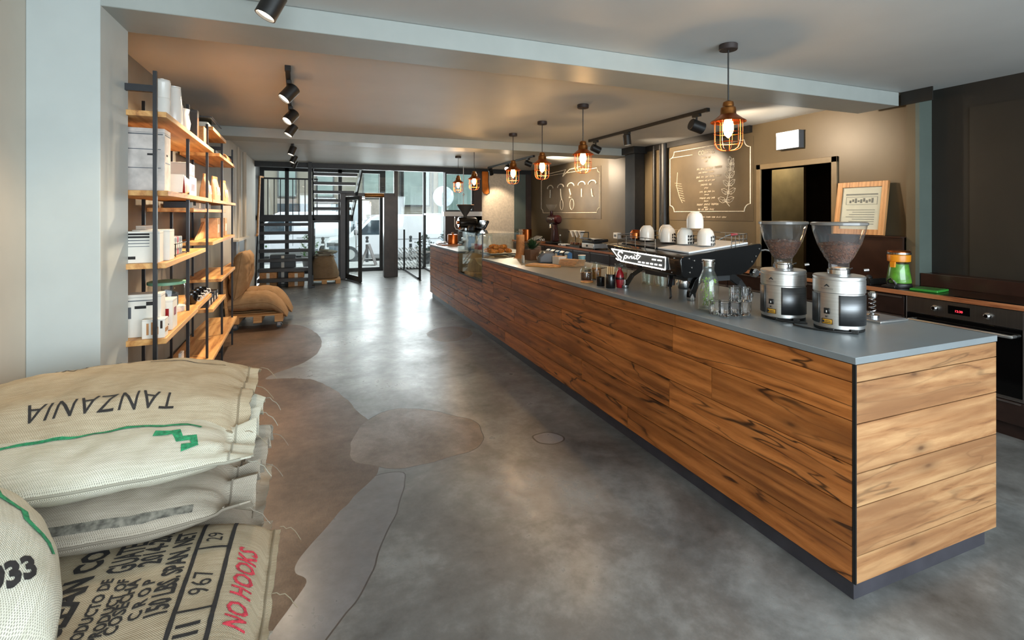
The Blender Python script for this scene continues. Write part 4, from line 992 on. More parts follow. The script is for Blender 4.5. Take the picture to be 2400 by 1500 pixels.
# legs
def leg(pts, w, d=.016, foot=None):
    t = MB()
    for a, b in zip(pts[:-1], pts[1:]):
        a = Vector(a); b = Vector(b); L = (b-a).length; R = (b-a).to_track_quat('Z','Y').to_matrix()
        t.obox((a+b)/2, (w, d, L+.012), R)
    return t.build('leg', M_blackgloss, mz, bevel=.003)
leg([(.22,.05,.16),(.145,.045,.11),(.11,.04,.05),(.108,.04,.02)], .03, .05)
leg([(.30,.05,.158),(.43,.05,.15),(.50,.04,.10),(.555,.03,.03)], .03, .05)
leg([(.12,.52,.175),(.06,.60,.10),(.035,.645,.02)], .025, .03); leg([(.45,.55,.165),(.5,.60,.08),(.52,.63,.02)], .025, .03)
leg([(.055,.17,.155),(.04,.165,.08),(.02,.13,.012)], .012, .05)
for p in ((.108,.04),(.575,.02),(.03,.65),(.525,.635)):
    MB().lathe([(.026,.0),(.028,.006),(.028,.022),(.02,.03),(.013,.05),(.010,.062),(.0,.066)], (p[0],p[1],0), 16).build('foot', M_chrome, mz)
MB().box(.19,.03,.115,.42,.06,.150).box(.1,.06,.12,.5,.5,.165).build('drip_box', M_dgrey, mz)
MB().lathe([(.02,.0),(.022,.09),(.015,.10)], (.13,.25,.07), 14).build('valve', M_black, mz)
# top: pale tray near end, black rack with rails at the far end, levers and wand
def slant(x, y): return .286+(x-.02)*.1065+.034*(y/.87)*(1-(x/.67)*.95)
def ptop(name, x0, x1, y0, y1, h, mat, bev=.003, dz=.001):
    mb = MB(); z = [slant(x, y)+dz for x, y in ((x0,y0),(x1,y0),(x1,y1),(x0,y1))]; zt = max(z)
    mb.add([(x0,y0,z[0]),(x1,y0,z[1]),(x1,y1,z[2]),(x0,y1,z[3])]+[(x0,y0,z[0]+h),(x1,y0,z[1]+h),(x1,y1,z[2]+h),(x0,y1,z[3]+h)], [(0,3,2,1),(4,5,6,7),(0,1,5,4),(1,2,6,5),(2,3,7,6),(3,0,4,7)])
    return mb.build(name, mat, mz, bevel=bev)
ptop('cup_tray', .10, .60, .05, .36, .012, M_whitepaint); ptop('cup_tray', .10, .60, .37, .80, .010, M_dgrey)
rl = MB()
for (x0, y0, x1, y1) in ((.08,.36,.08,.82),(.08,.82,.60,.82),(.60,.82,.60,.06),(.60,.06,.45,.045)):
    for h in (.035,.07):
        rl.tube([(x0,y0,slant(x0,y0)+h),(x1,y1,slant(x1,y1)+h)], .003, 6)
    for k in range(5):
        x = x0+(x1-x0)*k/4; y = y0+(y1-y0)*k/4; rl.cyl((x,y,slant(x,y)),(x,y,slant(x,y)+.072), .0025, n=6)
rl.build('cup_rail', M_chrome, mz)
MB().tube([(.64,.35,.36),(.69,.33,.39),(.72,.31,.40)], .006, 8).build('lever', M_chrome, mz)
MB().cyl((.715,.312,.398),(.755,.29,.405), .010, .012, 12).build('lever_knob', M_red, mz)
MB().tube([(.655,.03,.30),(.70,.0,.31),(.76,-.02,.295),(.785,-.025,.26)], .006, 8).build('steam_wand', M_chrome, mz)
MB().lathe([(.022,0),(.03,.01),(.03,.035),(.02,.045)], (.60,.02,.16), 16, 0, Matrix.Rotation(pi/2,3,'X')).cyl((.60,.0,.165),(.72,-.02,.16), .008).build('group_head', M_chrome, mz)
# cups upside down on the machine
def cup(label, x, y, z, R=.055, drip=True):
    t = thing('coffee_cup', label, 'cup', (x, y, z), random.uniform(0,.6), 'white cups upside down on the espresso machine')
    prof = [(R,0),(R*1.01,.025),(R*1.0,.055),(R*.94,.078),(R*.8,.097),(R*.58,.108),(R*.53,.109),(R*.5,.113),(0,.1135)]
    MB().lathe(prof, n=32).build('body', M_white, t)
    ha = .75; MB().tube([(R*q*cos(ha),R*q*sin(ha),zz) for q, zz in ((.97,.025),(1.5,.027),(1.56,.06),(.95,.078))], .006, 8).build('handle', M_white, t)
    if drip: # dark splashes printed near the rim
        mb = MB(); rnd = random.Random(int(y*1000))
        for k in range(7):
            a = -1.9+.28*k*rnd.uniform(.6,1.2)
            for q in range(3):
                z0 = .008+.022*q+rnd.uniform(0,.006); mb.sphere((R*1.0*cos(a), R*1.0*sin(a), z0), .0085, 8, sc=(.6,.6,1.1))
        mb.build('printed_splash', M_text, t)
    return t
def mtop(x, y): return BZ+slant(x-2.10, y-2.45)+.0185
for lab, x, y, dz, dr in (('white cup farthest along the espresso machine, left of the group',2.38,3.17,0,False),('white cup half hidden behind two others on the machine',2.50,3.09,0,False),
   ('white cup with dark splashes in front, third from the far end of the machine',2.40,2.95,0,True),('splashed white cup under the left side of the top cup',2.40,2.765,0,True),('splashed white cup under the right side of the top cup',2.43,2.60,0,True),
   ('topmost white cup balanced on two others',2.415,2.685,.1,False)):
    cup(lab, x, y, mtop(x, y)+dz*1.12, drip=dr)
t = thing('glass_pot', 'small glass and metal pot at the far end of the machine top', 'pot', (2.36,3.285,mtop(2.36,3.285)))
MB().lathe([(.035,0),(.045,.01),(.045,.05),(.03,.07),(.034,.075)], n=24).build('body', M_copper, t)
MB().tube([(.04,0,.06),(.075,0,.06),(.08,0,.035),(.05,0,.015)], .005, 6).build('handle', M_chrome, t)
t = thing('milk_pitcher', 'steel milk pitcher under the machine on the worktop', 'pitcher', (2.52,2.92,BZ))
MB().lathe([(.04,0),(.045,.01),(.04,.07),(.032,.09),(.036,.105),(.03,.105),(.0,.02)], n=24).build('body', M_chrome, t)
MB().tube([(.035,0,.09),(.07,0,.09),(.072,0,.05),(.043,0,.02)], .005, 6).build('handle', M_chrome, t)
for k in range(4):
    t = thing('tumbler', ('upright glass nearest among those under the machine','second glass under the espresso machine','third glass under the espresso machine','farthest glass under the espresso machine')[k], 'glass', (2.42+.03*(k % 2),3.02+.085*k,BZ), 0, 'glasses under the espresso machine')
    MB().lathe([(.03,0),(.036,.08),(.034,.08),(.028,.008),(0,.006)], n=20).build('wall', M_case, t)
# ---- twin coffee grinders
def grinder():
    t = thing('coffee_grinder', 'x', 'coffee grinder', (0,0,0), 0, 'twin coffee grinders')
    R = .104; SX = 1.0
    MB().lathe([(R-.002,0),(R,.003),(R,.012),(R-.002,.014)], n=56).build('base_ring', M_black, t)
    # lower drum with two dark wings, upper collar slightly wider, lid
    MB().lathe([(R,.0145),(R,.232)], n=56).build('drum', M_steel, t)
    for a0, a1 in ((radians(-139),radians(-56)),(radians(-232),radians(-186))):
        mb = MB(); n = 18; vs = []
        for z in (.032,.172):
            for i in range(n+1):
                a = a0+(a1-a0)*i/n; vs.append(((R+.0022)*cos(a),(R+.0022)*sin(a),z))
        fs = [(i,i+1,n+2+i,n+1+i) for i in range(n)]
        mb.add(vs, fs); o = mb.build('side_panel', M_grinderdark, t, fixn=False)
        md = o.modifiers.new('solid','SOLIDIFY'); md.thickness = .003; md.offset = 1
    MB().lathe([(R+.001,.178),(R+.004,.181),(R+.004,.238),(R+.001,.241),(R+.001,.243),(R+.004,.245),(R+.004,.254),(R,.258),(.05,.262)], n=56).build('collar', M_steel, t)
    MB().lathe([(.046,.262),(.048,.264),(.048,.284),(.043,.288),(.043,.293)], n=32).build('neck', M_chrome, t)
    MB().shell([(.043,.288),(.043,.315),(.062,.345),(.09,.405),(.108,.465),(.115,.505),(.113,.505),(.106,.464),(.088,.404),(.06,.345),(.041,.316)], n=48).build('hopper', M_hopper, t)
    MB().lathe([(.114,.4955),(.1185,.498),(.1185,.509),(.112,.512),(.0,.513)], n=48).build('hopper_lid', M_lid, t)
    # whole beans heaped inside the hopper
    mb = MB(); mb.lathe([(.039,.318),(.058,.347),(.0735,.378),(.086,.405),(.0,.418)], n=32)
    rnd = random.Random(5)
    for k in range(620):
        z = rnd.uniform(.318,.412); rr = .037+.021*min(1,(z-.318)/.029)+.0255*max(0,min(1,(z-.347)/.058))
        top = z > .396
        a = rnd.uniform(0,2*pi); r = rr*(math.sqrt(rnd.random()) if top else 1.0)
        zz = (.417-.013*r/.086+.001) if top else z
        d = Vector((rnd.gauss(0,1),rnd.gauss(0,1),rnd.gauss(0,1))).normalized()
        mb.sphere((r*cos(a), r*sin(a), zz), .0047, 6, sc=(1.25,.85,.85) if k % 2 else (.85,.95,1.2))
    tag(mb.build('beans', M_bean, t), kind='stuff')
    MB().cyl((.046,.0,.276),(.098,.012,.284), .004, n=8).build('shutter_rod', M_chrome, t)
    MB().cyl((.074,-.066,.284),(.09,-.078,.287), .007, n=12).build('shutter_knob', M_chrome, t)
    # front controls, at angle facing the camera
    af = radians(-165)
    def plate(name, ang, z0, z1, w, m, e=.0035):
        mb = MB(); n = 6; vs = []; half = w/2/R
        for z in (z0,z1):
            for i in range(n+1):
                a = ang-half+2*half*i/n; vs.append(((R+e)*cos(a),(R+e)*sin(a),z))
        mb.add(vs, [(i,i+1,n+2+i,n+1+i) for i in range(n)]); o = mb.build(name, m, t, fixn=False)
        md = o.modifiers.new('solid','SOLIDIFY'); md.thickness = .003; md.offset = 1; return o
    def curved_text(body, size, ang, z, m, **k):
        vs, fs = text_geo(body, size, cut=.01, **k); mb = MB()
        mb.add([((R+.0062)*cos(ang+v.x/R),(R+.0062)*sin(ang+v.x/R), z+v.y) for v in vs], fs); return mb.build('printed_mark', m, t, fixn=False)
    plate('switch', af, .082,.108,.023, M_black)
    MB().obox(((R+.006)*cos(af),(R+.006)*sin(af),.093),(.004,.004,.010),('Z',af)).build('switch_rocker', M_white, t)
    plate('switch_lamp', af-.02, .066,.072,.006, M_black)
    plate('warning_label', af+.02, .034,.058,.044, M_yellow)
    plate('label_border', af+.02, .034,.0355,.044, M_text, .006); plate('label_border', af+.02, .0565,.058,.044, M_text, .006); plate('label_border', af+.02-.205, .034,.058,.0015, M_text, .006); plate('label_border', af+.02+.205, .034,.058,.0015, M_text, .006)
    for q_ in range(2): plate('label_print', af+.06, .041+.007*q_, .0435+.007*q_, .022, M_text, .006)
    plate('label_print', af-.12, .041, .051, .008, M_text, .006)
    # peaked emblem with word beneath
    mb = MB(); vs = []
    for px, pz in ((-.013,.209),(0,.2225),(.013,.209),(.007,.209),(.0,.214),(-.007,.209)):
        a = af+px/R; vs.append(((R+.0062)*cos(a),(R+.0062)*sin(a),pz))
    mb.add(vs, [(0,5,4,1),(1,4,3,2)]); mb.build('emblem', M_text, t, fixn=False)
    curved_text('MAHLKONIG', .0075, af, .199, M_grey, spacing=1.2)
    plate('power_inlet', af+.16, .004,.016,.026, M_black)
    return t
M_grinderdark = steel('grinder_dark_panel', (.19,.195,.2,1), .45)
M_lid = pm('hopper_lid_smoke', C(120,116,112), .15, var=.02)
g0 = grinder(); g0.location = (2.335,1.625,BZ); g0['label'] = 'nearer coffee grinder, standing closest to the corner of the bar'
g1 = copy_tree(g0); g1.location = (2.305,1.905,BZ); g1['label'] = 'farther coffee grinder, between the stacked tumblers and the other grinder'
for g in (g0, g1): g.rotation_euler = (0,0,radians(-6))
for lab, pts in (('black power cable of the nearer grinder looping over the worktop',[(2.29,1.52,.006),(2.25,1.54,.006),(2.215,1.58,.006),(2.19,1.63,.006),(2.175,1.69,.006),(2.18,1.74,.006),(2.20,1.76,.006)]),
                 ('black power cable of the farther grinder along its base',[(2.26,1.79,.006),(2.215,1.80,.006),(2.19,1.81,.006),(2.17,1.835,.012),(2.18,1.78,.012),(2.20,1.735,.014),(2.22,1.70,.016)])):
    t = thing('power_cable', lab, 'cable', (0,0,BZ), 0, 'grinder cables'); MB().tube(pts, .004, 8).build('cord', M_black, t); MB().obox(Vector(pts[0])+Vector((0,0,.004)), (.02,.03,.018), ('Z',.6)).build('plug', M_black, t, bevel=.002)
# ---- carafe with mint and stacked tumblers
t = thing('carafe', 'clear glass carafe filled with mint water', 'carafe', (2.08,2.205,BZ))
MB().shell([(.037,.001),(.040,.004),(.0405,.10),(.037,.13),(.026,.155),(.023,.165),(.023,.178),(.027,.195),(.025,.195),(.0205,.178),(.021,.164),(.024,.153),(.035,.128),(.038,.1),(.038,.008)], n=40).build('glass', M_carafe, t)
MB().lathe([(0,.0065),(.0375,.0065),(.0375,.012),(0,.012)], n=32).build('base', M_carafe, t)
MB().lathe([(.022,.18),(.0225,.20),(.026,.202),(.026,.207),(.0,.208)], n=24).build('stopper', M_chrome, t)
mb = MB(); rnd = random.Random(9)
for k in range(75):
    a = rnd.uniform(0,2*pi); r = .029*math.sqrt(rnd.random()); z = rnd.uniform(.022,.128); c = Vector((r*cos(a), r*sin(a), z))
    if Vector((c.x,c.y)).length > .031: continue
    d = Vector((rnd.gauss(0,1),rnd.gauss(0,1),rnd.gauss(0,1))).normalized(); u = d.cross(Vector((0,0,1))).normalized()*.006; L = .015
    w = d.cross(u).normalized()*.002
    vs = [c-d*L*.5, c-d*L*.1+u+w, c+d*L*.5, c-d*L*.1-u+w, c-w*.3]
    mb.add(vs, [(0,1,4),(1,2,4),(2,3,4),(3,0,4)])
for k in range(5): mb.tube([(.02*cos(k*1.3),.02*sin(k*1.3),.02),(.012*cos(k*1.3+1),.012*sin(k*1.3+1),.08),(.02*cos(k*1.3+2),.02*sin(k*1.3+2),.125)], .0014, 5)
tag(mb.build('mint', M_mint, t, fixn=False), kind='stuff')
t.scale = (1.4,1.4,1.4)
def tumbler(label, x, y, z):
    t = thing('tumbler', label, 'glass', (x, y, z), 0, 'stacked tumblers by the carafe')
    n = 48; mb = MB()
    mb.lathe([(.021,0),(.0235,.004),(.0252,.04),(.0265,.062),(.0255,.0635),(.0243,.062),(.0232,.04),(.0215,.012),(0,.009)], n=n)
    # fluted lower wall
    for i, v in enumerate(mb.v):
        r = math.hypot(v[0], v[1])
        if r > .015 and v[2] < .055:
            k = 1+.035*cos(12*math.atan2(v[1], v[0])); mb.v[i] = (v[0]*k, v[1]*k, v[2])
    mb.build('wall', M_tumbler, t, smooth=30); t.scale = (1.18,1.18,1.18); return t
spots_ = [(2.03,2.105),(2.093,2.095),(2.156,2.085),(2.035,2.04),(2.098,2.03),(2.161,2.02)]
for k, (x, y) in enumerate(spots_):
    tumbler(('lower tumbler beside the carafe in the back row','lower tumbler in the middle of the back row by the carafe','lower tumbler at the end of the back row by the carafe','front row tumbler nearest the carafe','front row tumbler in the middle of the cluster','front row tumbler nearest the grinders')[k], x, y, BZ)
for k, (x, y) in enumerate([(2.156,2.085),(2.098,2.03),(2.161,2.02)]):
    tumbler(('tumbler stacked upright on the back row','tumbler stacked on the middle of the front row','topmost tumbler stacked nearest the grinders')[k], x, y, BZ+.0642*1.18)
# ---- tamper and knock tray behind the near grinder
t = thing('steel_tray', 'low steel tray set in the back edge of the bar worktop', 'tray', (2.72,1.76,BZ), radians(0))
MB().box(-.10,-.15,0,.12,.15,.010).build('tray', M_steel, t, bevel=.002)
MB().box(-.09,-.14,.0105,.11,.14,.012).build('mat', M_grey, t)
t = thing('spring_tamper', 'chrome spring tamper standing on the steel tray behind the near grinder', 'tamper', (2.70,1.70,BZ+.0122))
MB().lathe([(.03,0),(.03,.012),(.01,.016),(.01,.02)], n=24).build('base', M_chrome, t)
MB().tube([(.015*cos(k*.6),.015*sin(k*.6),.02+.0021*k) for k in range(42)], .003, 6).build('spring', M_chrome, t)
MB().lathe([(.008,.1),(.02,.108),(.02,.125),(.012,.132)], n=20).build('knob', M_chrome, t)
# ---- jars, tins and bottle before the machine
t = thing('stirrer_tin', 'tall black tin of pale wooden stirrers beside the espresso machine', 'tin', (2.03,3.14,BZ))
MB().lathe([(.034,0),(.036,.003),(.036,.10),(.034,.103),(.031,.103),(.031,.01),(0,.01)], n=28).build('tin', M_blackgloss, t)
mb = MB(); rnd = random.Random(4)
for k in range(22):
    a = rnd.uniform(0,2*pi); r = .022*math.sqrt(rnd.random()); mb.obox((r*cos(a), r*sin(a), .085), (.008,.0025,.145), Matrix.Rotation(rnd.uniform(-.12,.12),3,'X') @ Matrix.Rotation(rnd.uniform(0,3),3,'Z'))
tag(mb.build('stirrers', M_bamboo, t), kind='stuff')
t = thing('black_tin', 'short black tin beside the tall stirrer tin', 'tin', (2.02,3.262,BZ))
MB().lathe([(.03,0),(.032,.003),(.032,.066),(.03,.068),(.027,.068),(.027,.01),(0,.01)], n=28).build('tin', M_blackgloss, t)
MB().lathe([(.026,.02),(.026,.05),(0,.056)], n=20).build('contents', M_bean, t)
def jar(label, x, y, fill, R=.05, H=.105, fh=.06):
    t = thing('glass_jar', label, 'jar', (x, y, BZ))
    MB().shell([(R*.9,.0015),(R,.012),(R,H*.75),(R*.8,H*.9),(R*.84,H),(R*.79,H),(R*.76,H*.9),(R*.95,H*.74),(R*.95,.012)], n=32).build('glass', M_case, t)
    mb = MB(); mb.lathe([(R*.86,.004),(R*.93,.014),(R*.93,fh*.9),(0,fh)], n=28); rnd = random.Random(6)
    for k in range(120):
        a = rnd.uniform(0,2*pi); r = R*.88*math.sqrt(rnd.random()); mb.sphere((r*cos(a), r*sin(a), fh*.97), .006, 6)
    tag(mb.build('contents', fill, t), kind='stuff'); return t
jar('round glass jar half full of dark brown sugar', 2.09, 3.60, M_bean)
t = jar('glass jar of amber sticks behind the short black tin', 2.20, 3.62, pm('amber_sugar', C(176,112,52), .5, var=.2, vscale=60), .042, .14, .09)
t = thing('round_jar', 'larger round jar with amber contents near the machine', 'jar', (2.36,3.50,BZ))
MB().shell([(.05,.0015),(.06,.03),(.06,.08),(.045,.115),(.048,.135),(.044,.135),(.041,.115),(.056,.08),(.056,.03)], n=32).build('glass', M_case, t)
MB().lathe([(.048,.004),(.054,.03),(.054,.06),(0,.07)], n=28).build('contents', M_kraft, t)
t = thing('red_bottle', 'red bottle standing just in front of the espresso machine', 'bottle', (2.105,3.13,BZ))
MB().lathe([(.024,0),(.027,.004),(.028,.03),(.032,.07),(.03,.10),(.018,.125),(.012,.135),(.012,.15),(0,.151)], n=28).build('body', M_red, t)
MB().lathe([(.0325,.062),(.033,.065),(.033,.075),(.0325,.078)], n=28).build('band', M_darkred, t)
t = thing('wooden_saucer', 'flat wooden coaster lying near the edge of the bar before the jars', 'coaster', (2.02,3.47,BZ))
MB().lathe([(.05,0),(.052,.003),(.052,.008),(.048,.01)], n=32).build('disc', M_boardwood, t)
MB().lathe([(.04,.0102),(.04,.011)], n=32).build('recess', M_edge, t)
t = thing('cutlery_holder', 'small dark holder with steel forks lying across it', 'holder', (2.26,3.78,BZ))
MB().box(-.05,-.06,0,.05,.06,.05).build('box', M_dgrey, t, bevel=.003)
for k in range(5): MB().tube([(-.05+.02*k,.05,.052),(-.01+.02*k,-.06,.075),(.0+.02*k,-.10,.085)], .003, 6).build('fork', M_chrome, t)
# ---- boards, bags, pot, terminal, card menu
t = thing('serving_board', 'thin wooden serving board lying on the worktop before the terminal', 'board', (2.21,4.70,BZ), radians(-55))
MB().prism([(-.17,-.09),(.12,-.09),(.2,-.02),(.2,.02),(.12,.09),(-.17,.09)], 'z', 0, .016).build('board', M_boardwood, t, bevel=.003)
MB().prism([(-.16,-.08),(.11,-.08),(.11,.08),(-.16,.08)], 'z', .0165, .022).build('upper_sheet', M_kraft2, t, bevel=.001)
t = thing('paper_bag_stack', 'fanned stack of pale kraft paper bags on the worktop', 'paper bags', (2.50,4.62,BZ), radians(20))
for k in range(6): MB().obox((.01*k,.004*k,.007+.011*k),(.17,.22,.009),Matrix.Rotation(.05*k,3,'Z') @ Matrix.Rotation(.012*k,3,'Y')).build('bag', M_kraft2, t)
t = thing('paper_box', 'small pale carton standing behind the bag stack', 'box', (2.48,4.86,BZ), radians(10))
MB().box(-.05,-.06,0,.05,.06,.085).build('carton', M_paper, t, bevel=.002); MB().box(-.048,-.058,.0855,.048,.058,.087).build('lid', M_kraft2, t)
t = thing('card_terminal', 'grey rounded cash terminal standing on the bar behind the serving board', 'terminal', (2.42,5.08,BZ), radians(-18))
MB().prism([(-.09,0),(.09,0),(.09,.10),(.06,.125),(-.03,.125),(-.09,.07)], 'y', -.13, .13).build('housing', M_grey, t, bevel=.02, seg=4)
MB().obox((-.065,0,.10),(.085,.2,.006),('Y',-.72)).build('screen', M_blackgloss, t); MB().box(-.094,.04,.03,-.0905,.11,.06).build('badge', M_whitepaint, t)
t = thing('potted_plant', 'small dark green plant in a square brown pot', 'plant', (2.40,5.42,BZ), radians(10))
MB().prism([(-.065,-.065),(.065,-.065),(.065,.065),(-.065,.065)], 'z', 0, .125).build('pot', M_pot, t, bevel=.004)
MB().box(-.058,-.058,.1255,.058,.058,.128).build('soil', M_bean, t)
mb = MB(); rnd = random.Random(8)
for k in range(110):
    a = rnd.uniform(0,2*pi); tilt = rnd.uniform(.15,1.25); L = rnd.uniform(.10,.17); base = Vector((.03*rnd.uniform(-1,1),.03*rnd.uniform(-1,1),.127))
    d = Vector((cos(a)*sin(tilt), sin(a)*sin(tilt), cos(tilt))); s = d.cross(Vector((0,0,1))).normalized()*.008; m_ = base+d*L*.5+Vector((0,0,.008))
    mb.add([base, m_+s, base+d*L, m_-s, m_-Vector((0,0,.003))], [(0,1,4),(1,2,4),(2,3,4),(3,0,4)])
tag(mb.build('leaves', M_leaf_dark, t, fixn=False), kind='stuff')
t = thing('curved_card_menu', 'tall curling kraft paper menu standing on the bar before the display glass', 'menu', (2.30,5.66,BZ), radians(45))
mb = MB(); vs = []; n = 14
pr = [(.0,.0),(.03,.003),(.06,.012),(.085,.03),(.10,.06),(.108,.10),(.112,.15),(.114,.20),(.114,.25),(.112,.29)]
for (x, z) in pr: vs += [(x,-.055,z),(x,.055,z)]
mb.add(vs, [(2*i,2*i+1,2*i+3,2*i+2) for i in range(len(pr)-1)]); o = mb.build('sheet', M_kraft, t, fixn=False); sd = o.modifiers.new('solid','SOLIDIFY'); sd.thickness = .003; sd.offset = 1
MB().box(.02,-.05,0.0,.09,.05,.0025).build('foot', M_kraft2, t); MB().box(.1165,-.06,.0,.128,.06,.21).build('backing', M_pot, t)
t = thing('brown_carton', 'plain brown carton between the curling menu and the plant', 'box', (2.52,5.62,BZ), radians(-10))
MB().box(-.07,-.07,0,.07,.07,.15).build('carton', M_pot, t, bevel=.003); MB().box(-.03,-.0715,.05,.03,-.0703,.1).build('label', M_kraft, t)
t = thing('card_holder', 'tiny clear card holder at the edge of the bar near the plant', 'holder', (2.16,5.13,BZ))
MB().box(-.004,-.03,0,.004,.03,.085).build('card', M_paper, t); MB().box(-.02,-.035,0,.02,.035,.006).build('base', M_case, t)
# ---- pastries in the display and bottles
t = thing('pastry_tray', 'dark tray holding croissants inside the glass display', 'tray', (2.22,6.13,.9805))
MB().box(-.18,-.22,0,.18,.22,.012).build('tray', M_dgrey, t, bevel=.004); MB().box(-.17,-.21,.0125,.17,.21,.015).build('liner', M_paper, t)
rnd = random.Random(12)
cp = None
pos = [(-.12,-.15,0),(-.12,-.02,0),(-.12,.11,0),(.0,-.14,0),(.0,0,0),(.0,.13,0),(.12,-.1,0),(.12,.06,0),(-.06,-.08,.05),(-.05,.06,.05),(.06,-.02,.05)]
names = ['front row nearest end','front row middle','front row far end','middle row nearest end','middle row centre','middle row far end','back row near end','back row far end','upper layer near end','upper layer far end','upper layer at the back']
for k, (x, y, z) in enumerate(pos):
    lab = 'croissant in the glass display tray, '+names[k]
    if cp is None:
        cp = thing('croissant', lab, 'croissant', (0,0,0), 0, 'croissants in the display')
        mb = MB(); pts = []; rr = []
        for i in range(15):
            a = -1.25+2.5*i/14; pts.append((.05*sin(a)*1.2, .05*(cos(a)-.6), .024)); rr.append(.006+.024*max(0,cos(a*.98))*(1+.1*(i % 2)))
        mb.tube(pts, rr, 10); mb.build('pastry', M_croissant, cp)
        mb = MB()
        for i in range(3,12,2): mb.tube([Vector(pts[i])+Vector((0,rr[i]*.9*cos(q),rr[i]*1.0*sin(q))) for q in (0.4,1.0,1.57,2.2,2.8)], .0025, 5)
        mb.build('crust_folds', M_edge, cp); c = cp
    else: c = copy_tree(cp); c['label'] = lab
    c.location = (2.22+x, 6.13+y, .9965+z); c.rotation_euler = (0,0,rnd.uniform(0,6))
def bottle(label, x, y, z, mat, labm, h=.2, R=.032, group='bottles in the glass display'):
    t = thing('drink_bottle', label, 'bottle', (x, y, z), 0, group)
    MB().lathe([(R*.9,0),(R,.005),(R,h*.55),(R*.5,h*.78),(R*.42,h*.82),(R*.42,h*.93)], n=24).build('bottle', mat, t)
    MB().lathe([(R*.46,h*.931),(R*.46,h),(0,h+.002)], n=20).build('cap', M_whitepaint, t)
    MB().lathe([(R+.0006,h*.15),(R+.0008,h*.16),(R+.0008,h*.48),(R+.0006,h*.49)], n=24).build('label', labm, t)
for k, (x, y, m, l) in enumerate(((2.02,6.92,M_whitepaint,M_whitepaint),(2.04,6.80,M_blue,M_blue),(2.05,6.68,M_blue,M_paper),(2.06,6.56,M_paper,M_pink),(2.07,6.44,M_paper,M_red),(2.10,6.40+.0,M_paper,M_paper))):
    bottle(('white bottle at the far end of the glass display','dark blue bottle in the glass display','blue bottle with white band in the glass display','pale bottle with pink label in the glass display','pale bottle with red label in the glass display','white bottle next to the croissant tray')[k], x+(.09 if k == 5 else 0), y, .9805, m, l, .22)
# ---- far end of the bar
t = thing('tasting_board', 'dark wooden board at the far end of the bar', 'board', (2.16,8.62,BZ))
MB().box(-.16,-.24,0,.20,.24,.018).build('board', M_edge, t, bevel=.003); MB().box(-.12,-.2,.0185,.0,.2,.022).build('slate', M_dgrey, t)
t = thing('copper_canister', 'copper canister standing on the dark board at the far end of the bar', 'canister', (2.24,8.55,BZ+.0185))
MB().lathe([(.085,0),(.09,.006),(.09,.16),(.085,.17),(.05,.175),(0,.176)], n=32).build('body', M_copper, t)
MB().lathe([(.02,.1765),(.02,.19),(.028,.195),(.02,.205)], n=16).build('knob', M_copperdark, t)
t = thing('white_plate', 'stack of white plates on the dark board at the far bar end', 'plate', (2.08,8.74,BZ+.0225))
for k in range(4): MB().lathe([(.05,.009*k),(.07,.009*k+.002),(.09,.009*k+.007),(.088,.009*k+.0085),(0,.009*k+.005)], n=28).build('plate', M_white, t)
t = thing('roaster_grinder', 'big black shop grinder with a dark cone hopper at the window end of the bar', 'grinder', (2.50,8.55,BZ))
MB().box(-.12,-.13,0,.14,.13,.05).build('base', M_black, t, bevel=.01); MB().box(-.02,-.09,.05,.13,.09,.36).build('column', M_blackgloss, t, bevel=.03, seg=3)
MB().lathe([(.085,-.19),(.10,-.17),(.10,.12),(.08,.15)], (.03,0,.40), 28, 0, Matrix.Rotation(pi/2,3,'Y')).build('motor_drum', M_blackgloss, t)
MB().shell([(.03,.48),(.035,.53),(.15,.70),(.155,.71),(.148,.705),(.03,.54)], (-.03,0,0), 32).build('hopper', M_dgrey, t); MB().lathe([(.154,.711),(.158,.716),(.154,.722),(0,.726)], (-.03,0,0), 32).build('hopper_lid', M_copperdark, t)
MB().cyl((-.16,0,.40),(-.19,0,.40), .03).sphere((-.15,.05,.33),.02,12).sphere((-.15,-.05,.30),.022,12).build('dials', M_copper, t)
MB().box(-.09,-.06,.05,-.03,.06,.13).build('catch_bin', M_chrome, t, bevel=.01)
t = thing('till_screen', 'dark till screen tilted on a stand at the back of the glass display', 'screen', (2.66,8.06,BZ))
MB().lathe([(.09,0),(.09,.012),(.02,.02),(.02,.30)], n=24).build('stand', M_dgrey, t)
MB().obox((-.02,0,.37),(.05,.42,.16),('Y',.5)).build('screen', M_blackgloss, t, bevel=.02, seg=3); MB().sphere((-.06,-.16,.40), .022, 14).build('button_lamp', M_spotglow, t)
t = thing('white_mixer', 'cream rounded kettle under the till screen', 'kettle', (2.55,7.80,BZ))
MB().lathe([(.08,0),(.09,.01),(.085,.10),(.06,.19),(.03,.205)], n=28).build('body', M_white, t); MB().tube([(.0,.06,.18),(0,.13,.17),(0,.13,.05),(0,.085,.04)], .01, 8).build('handle', M_black, t); MB().lathe([(.028,.2055),(.03,.215),(.01,.235)], n=16).build('lid', M_black, t)
t = thing('gooseneck_tap', 'curved steel tap beyond the bar at the window end', 'tap', (2.62,8.83,BZ))
MB().tube([(0,0,0),(0,0,.36),(-.02,0,.42),(-.08,0,.45),(-.14,0,.43),(-.16,0,.38)], .012, 10).build('spout', M_chrome, t); MB().cyl((.0,-.012,.05),(.05,-.06,.07), .008).build('lever', M_chrome, t); MB().lathe([(.03,0),(.03,.015),(.02,.02)], n=20).build('base', M_chrome, t)
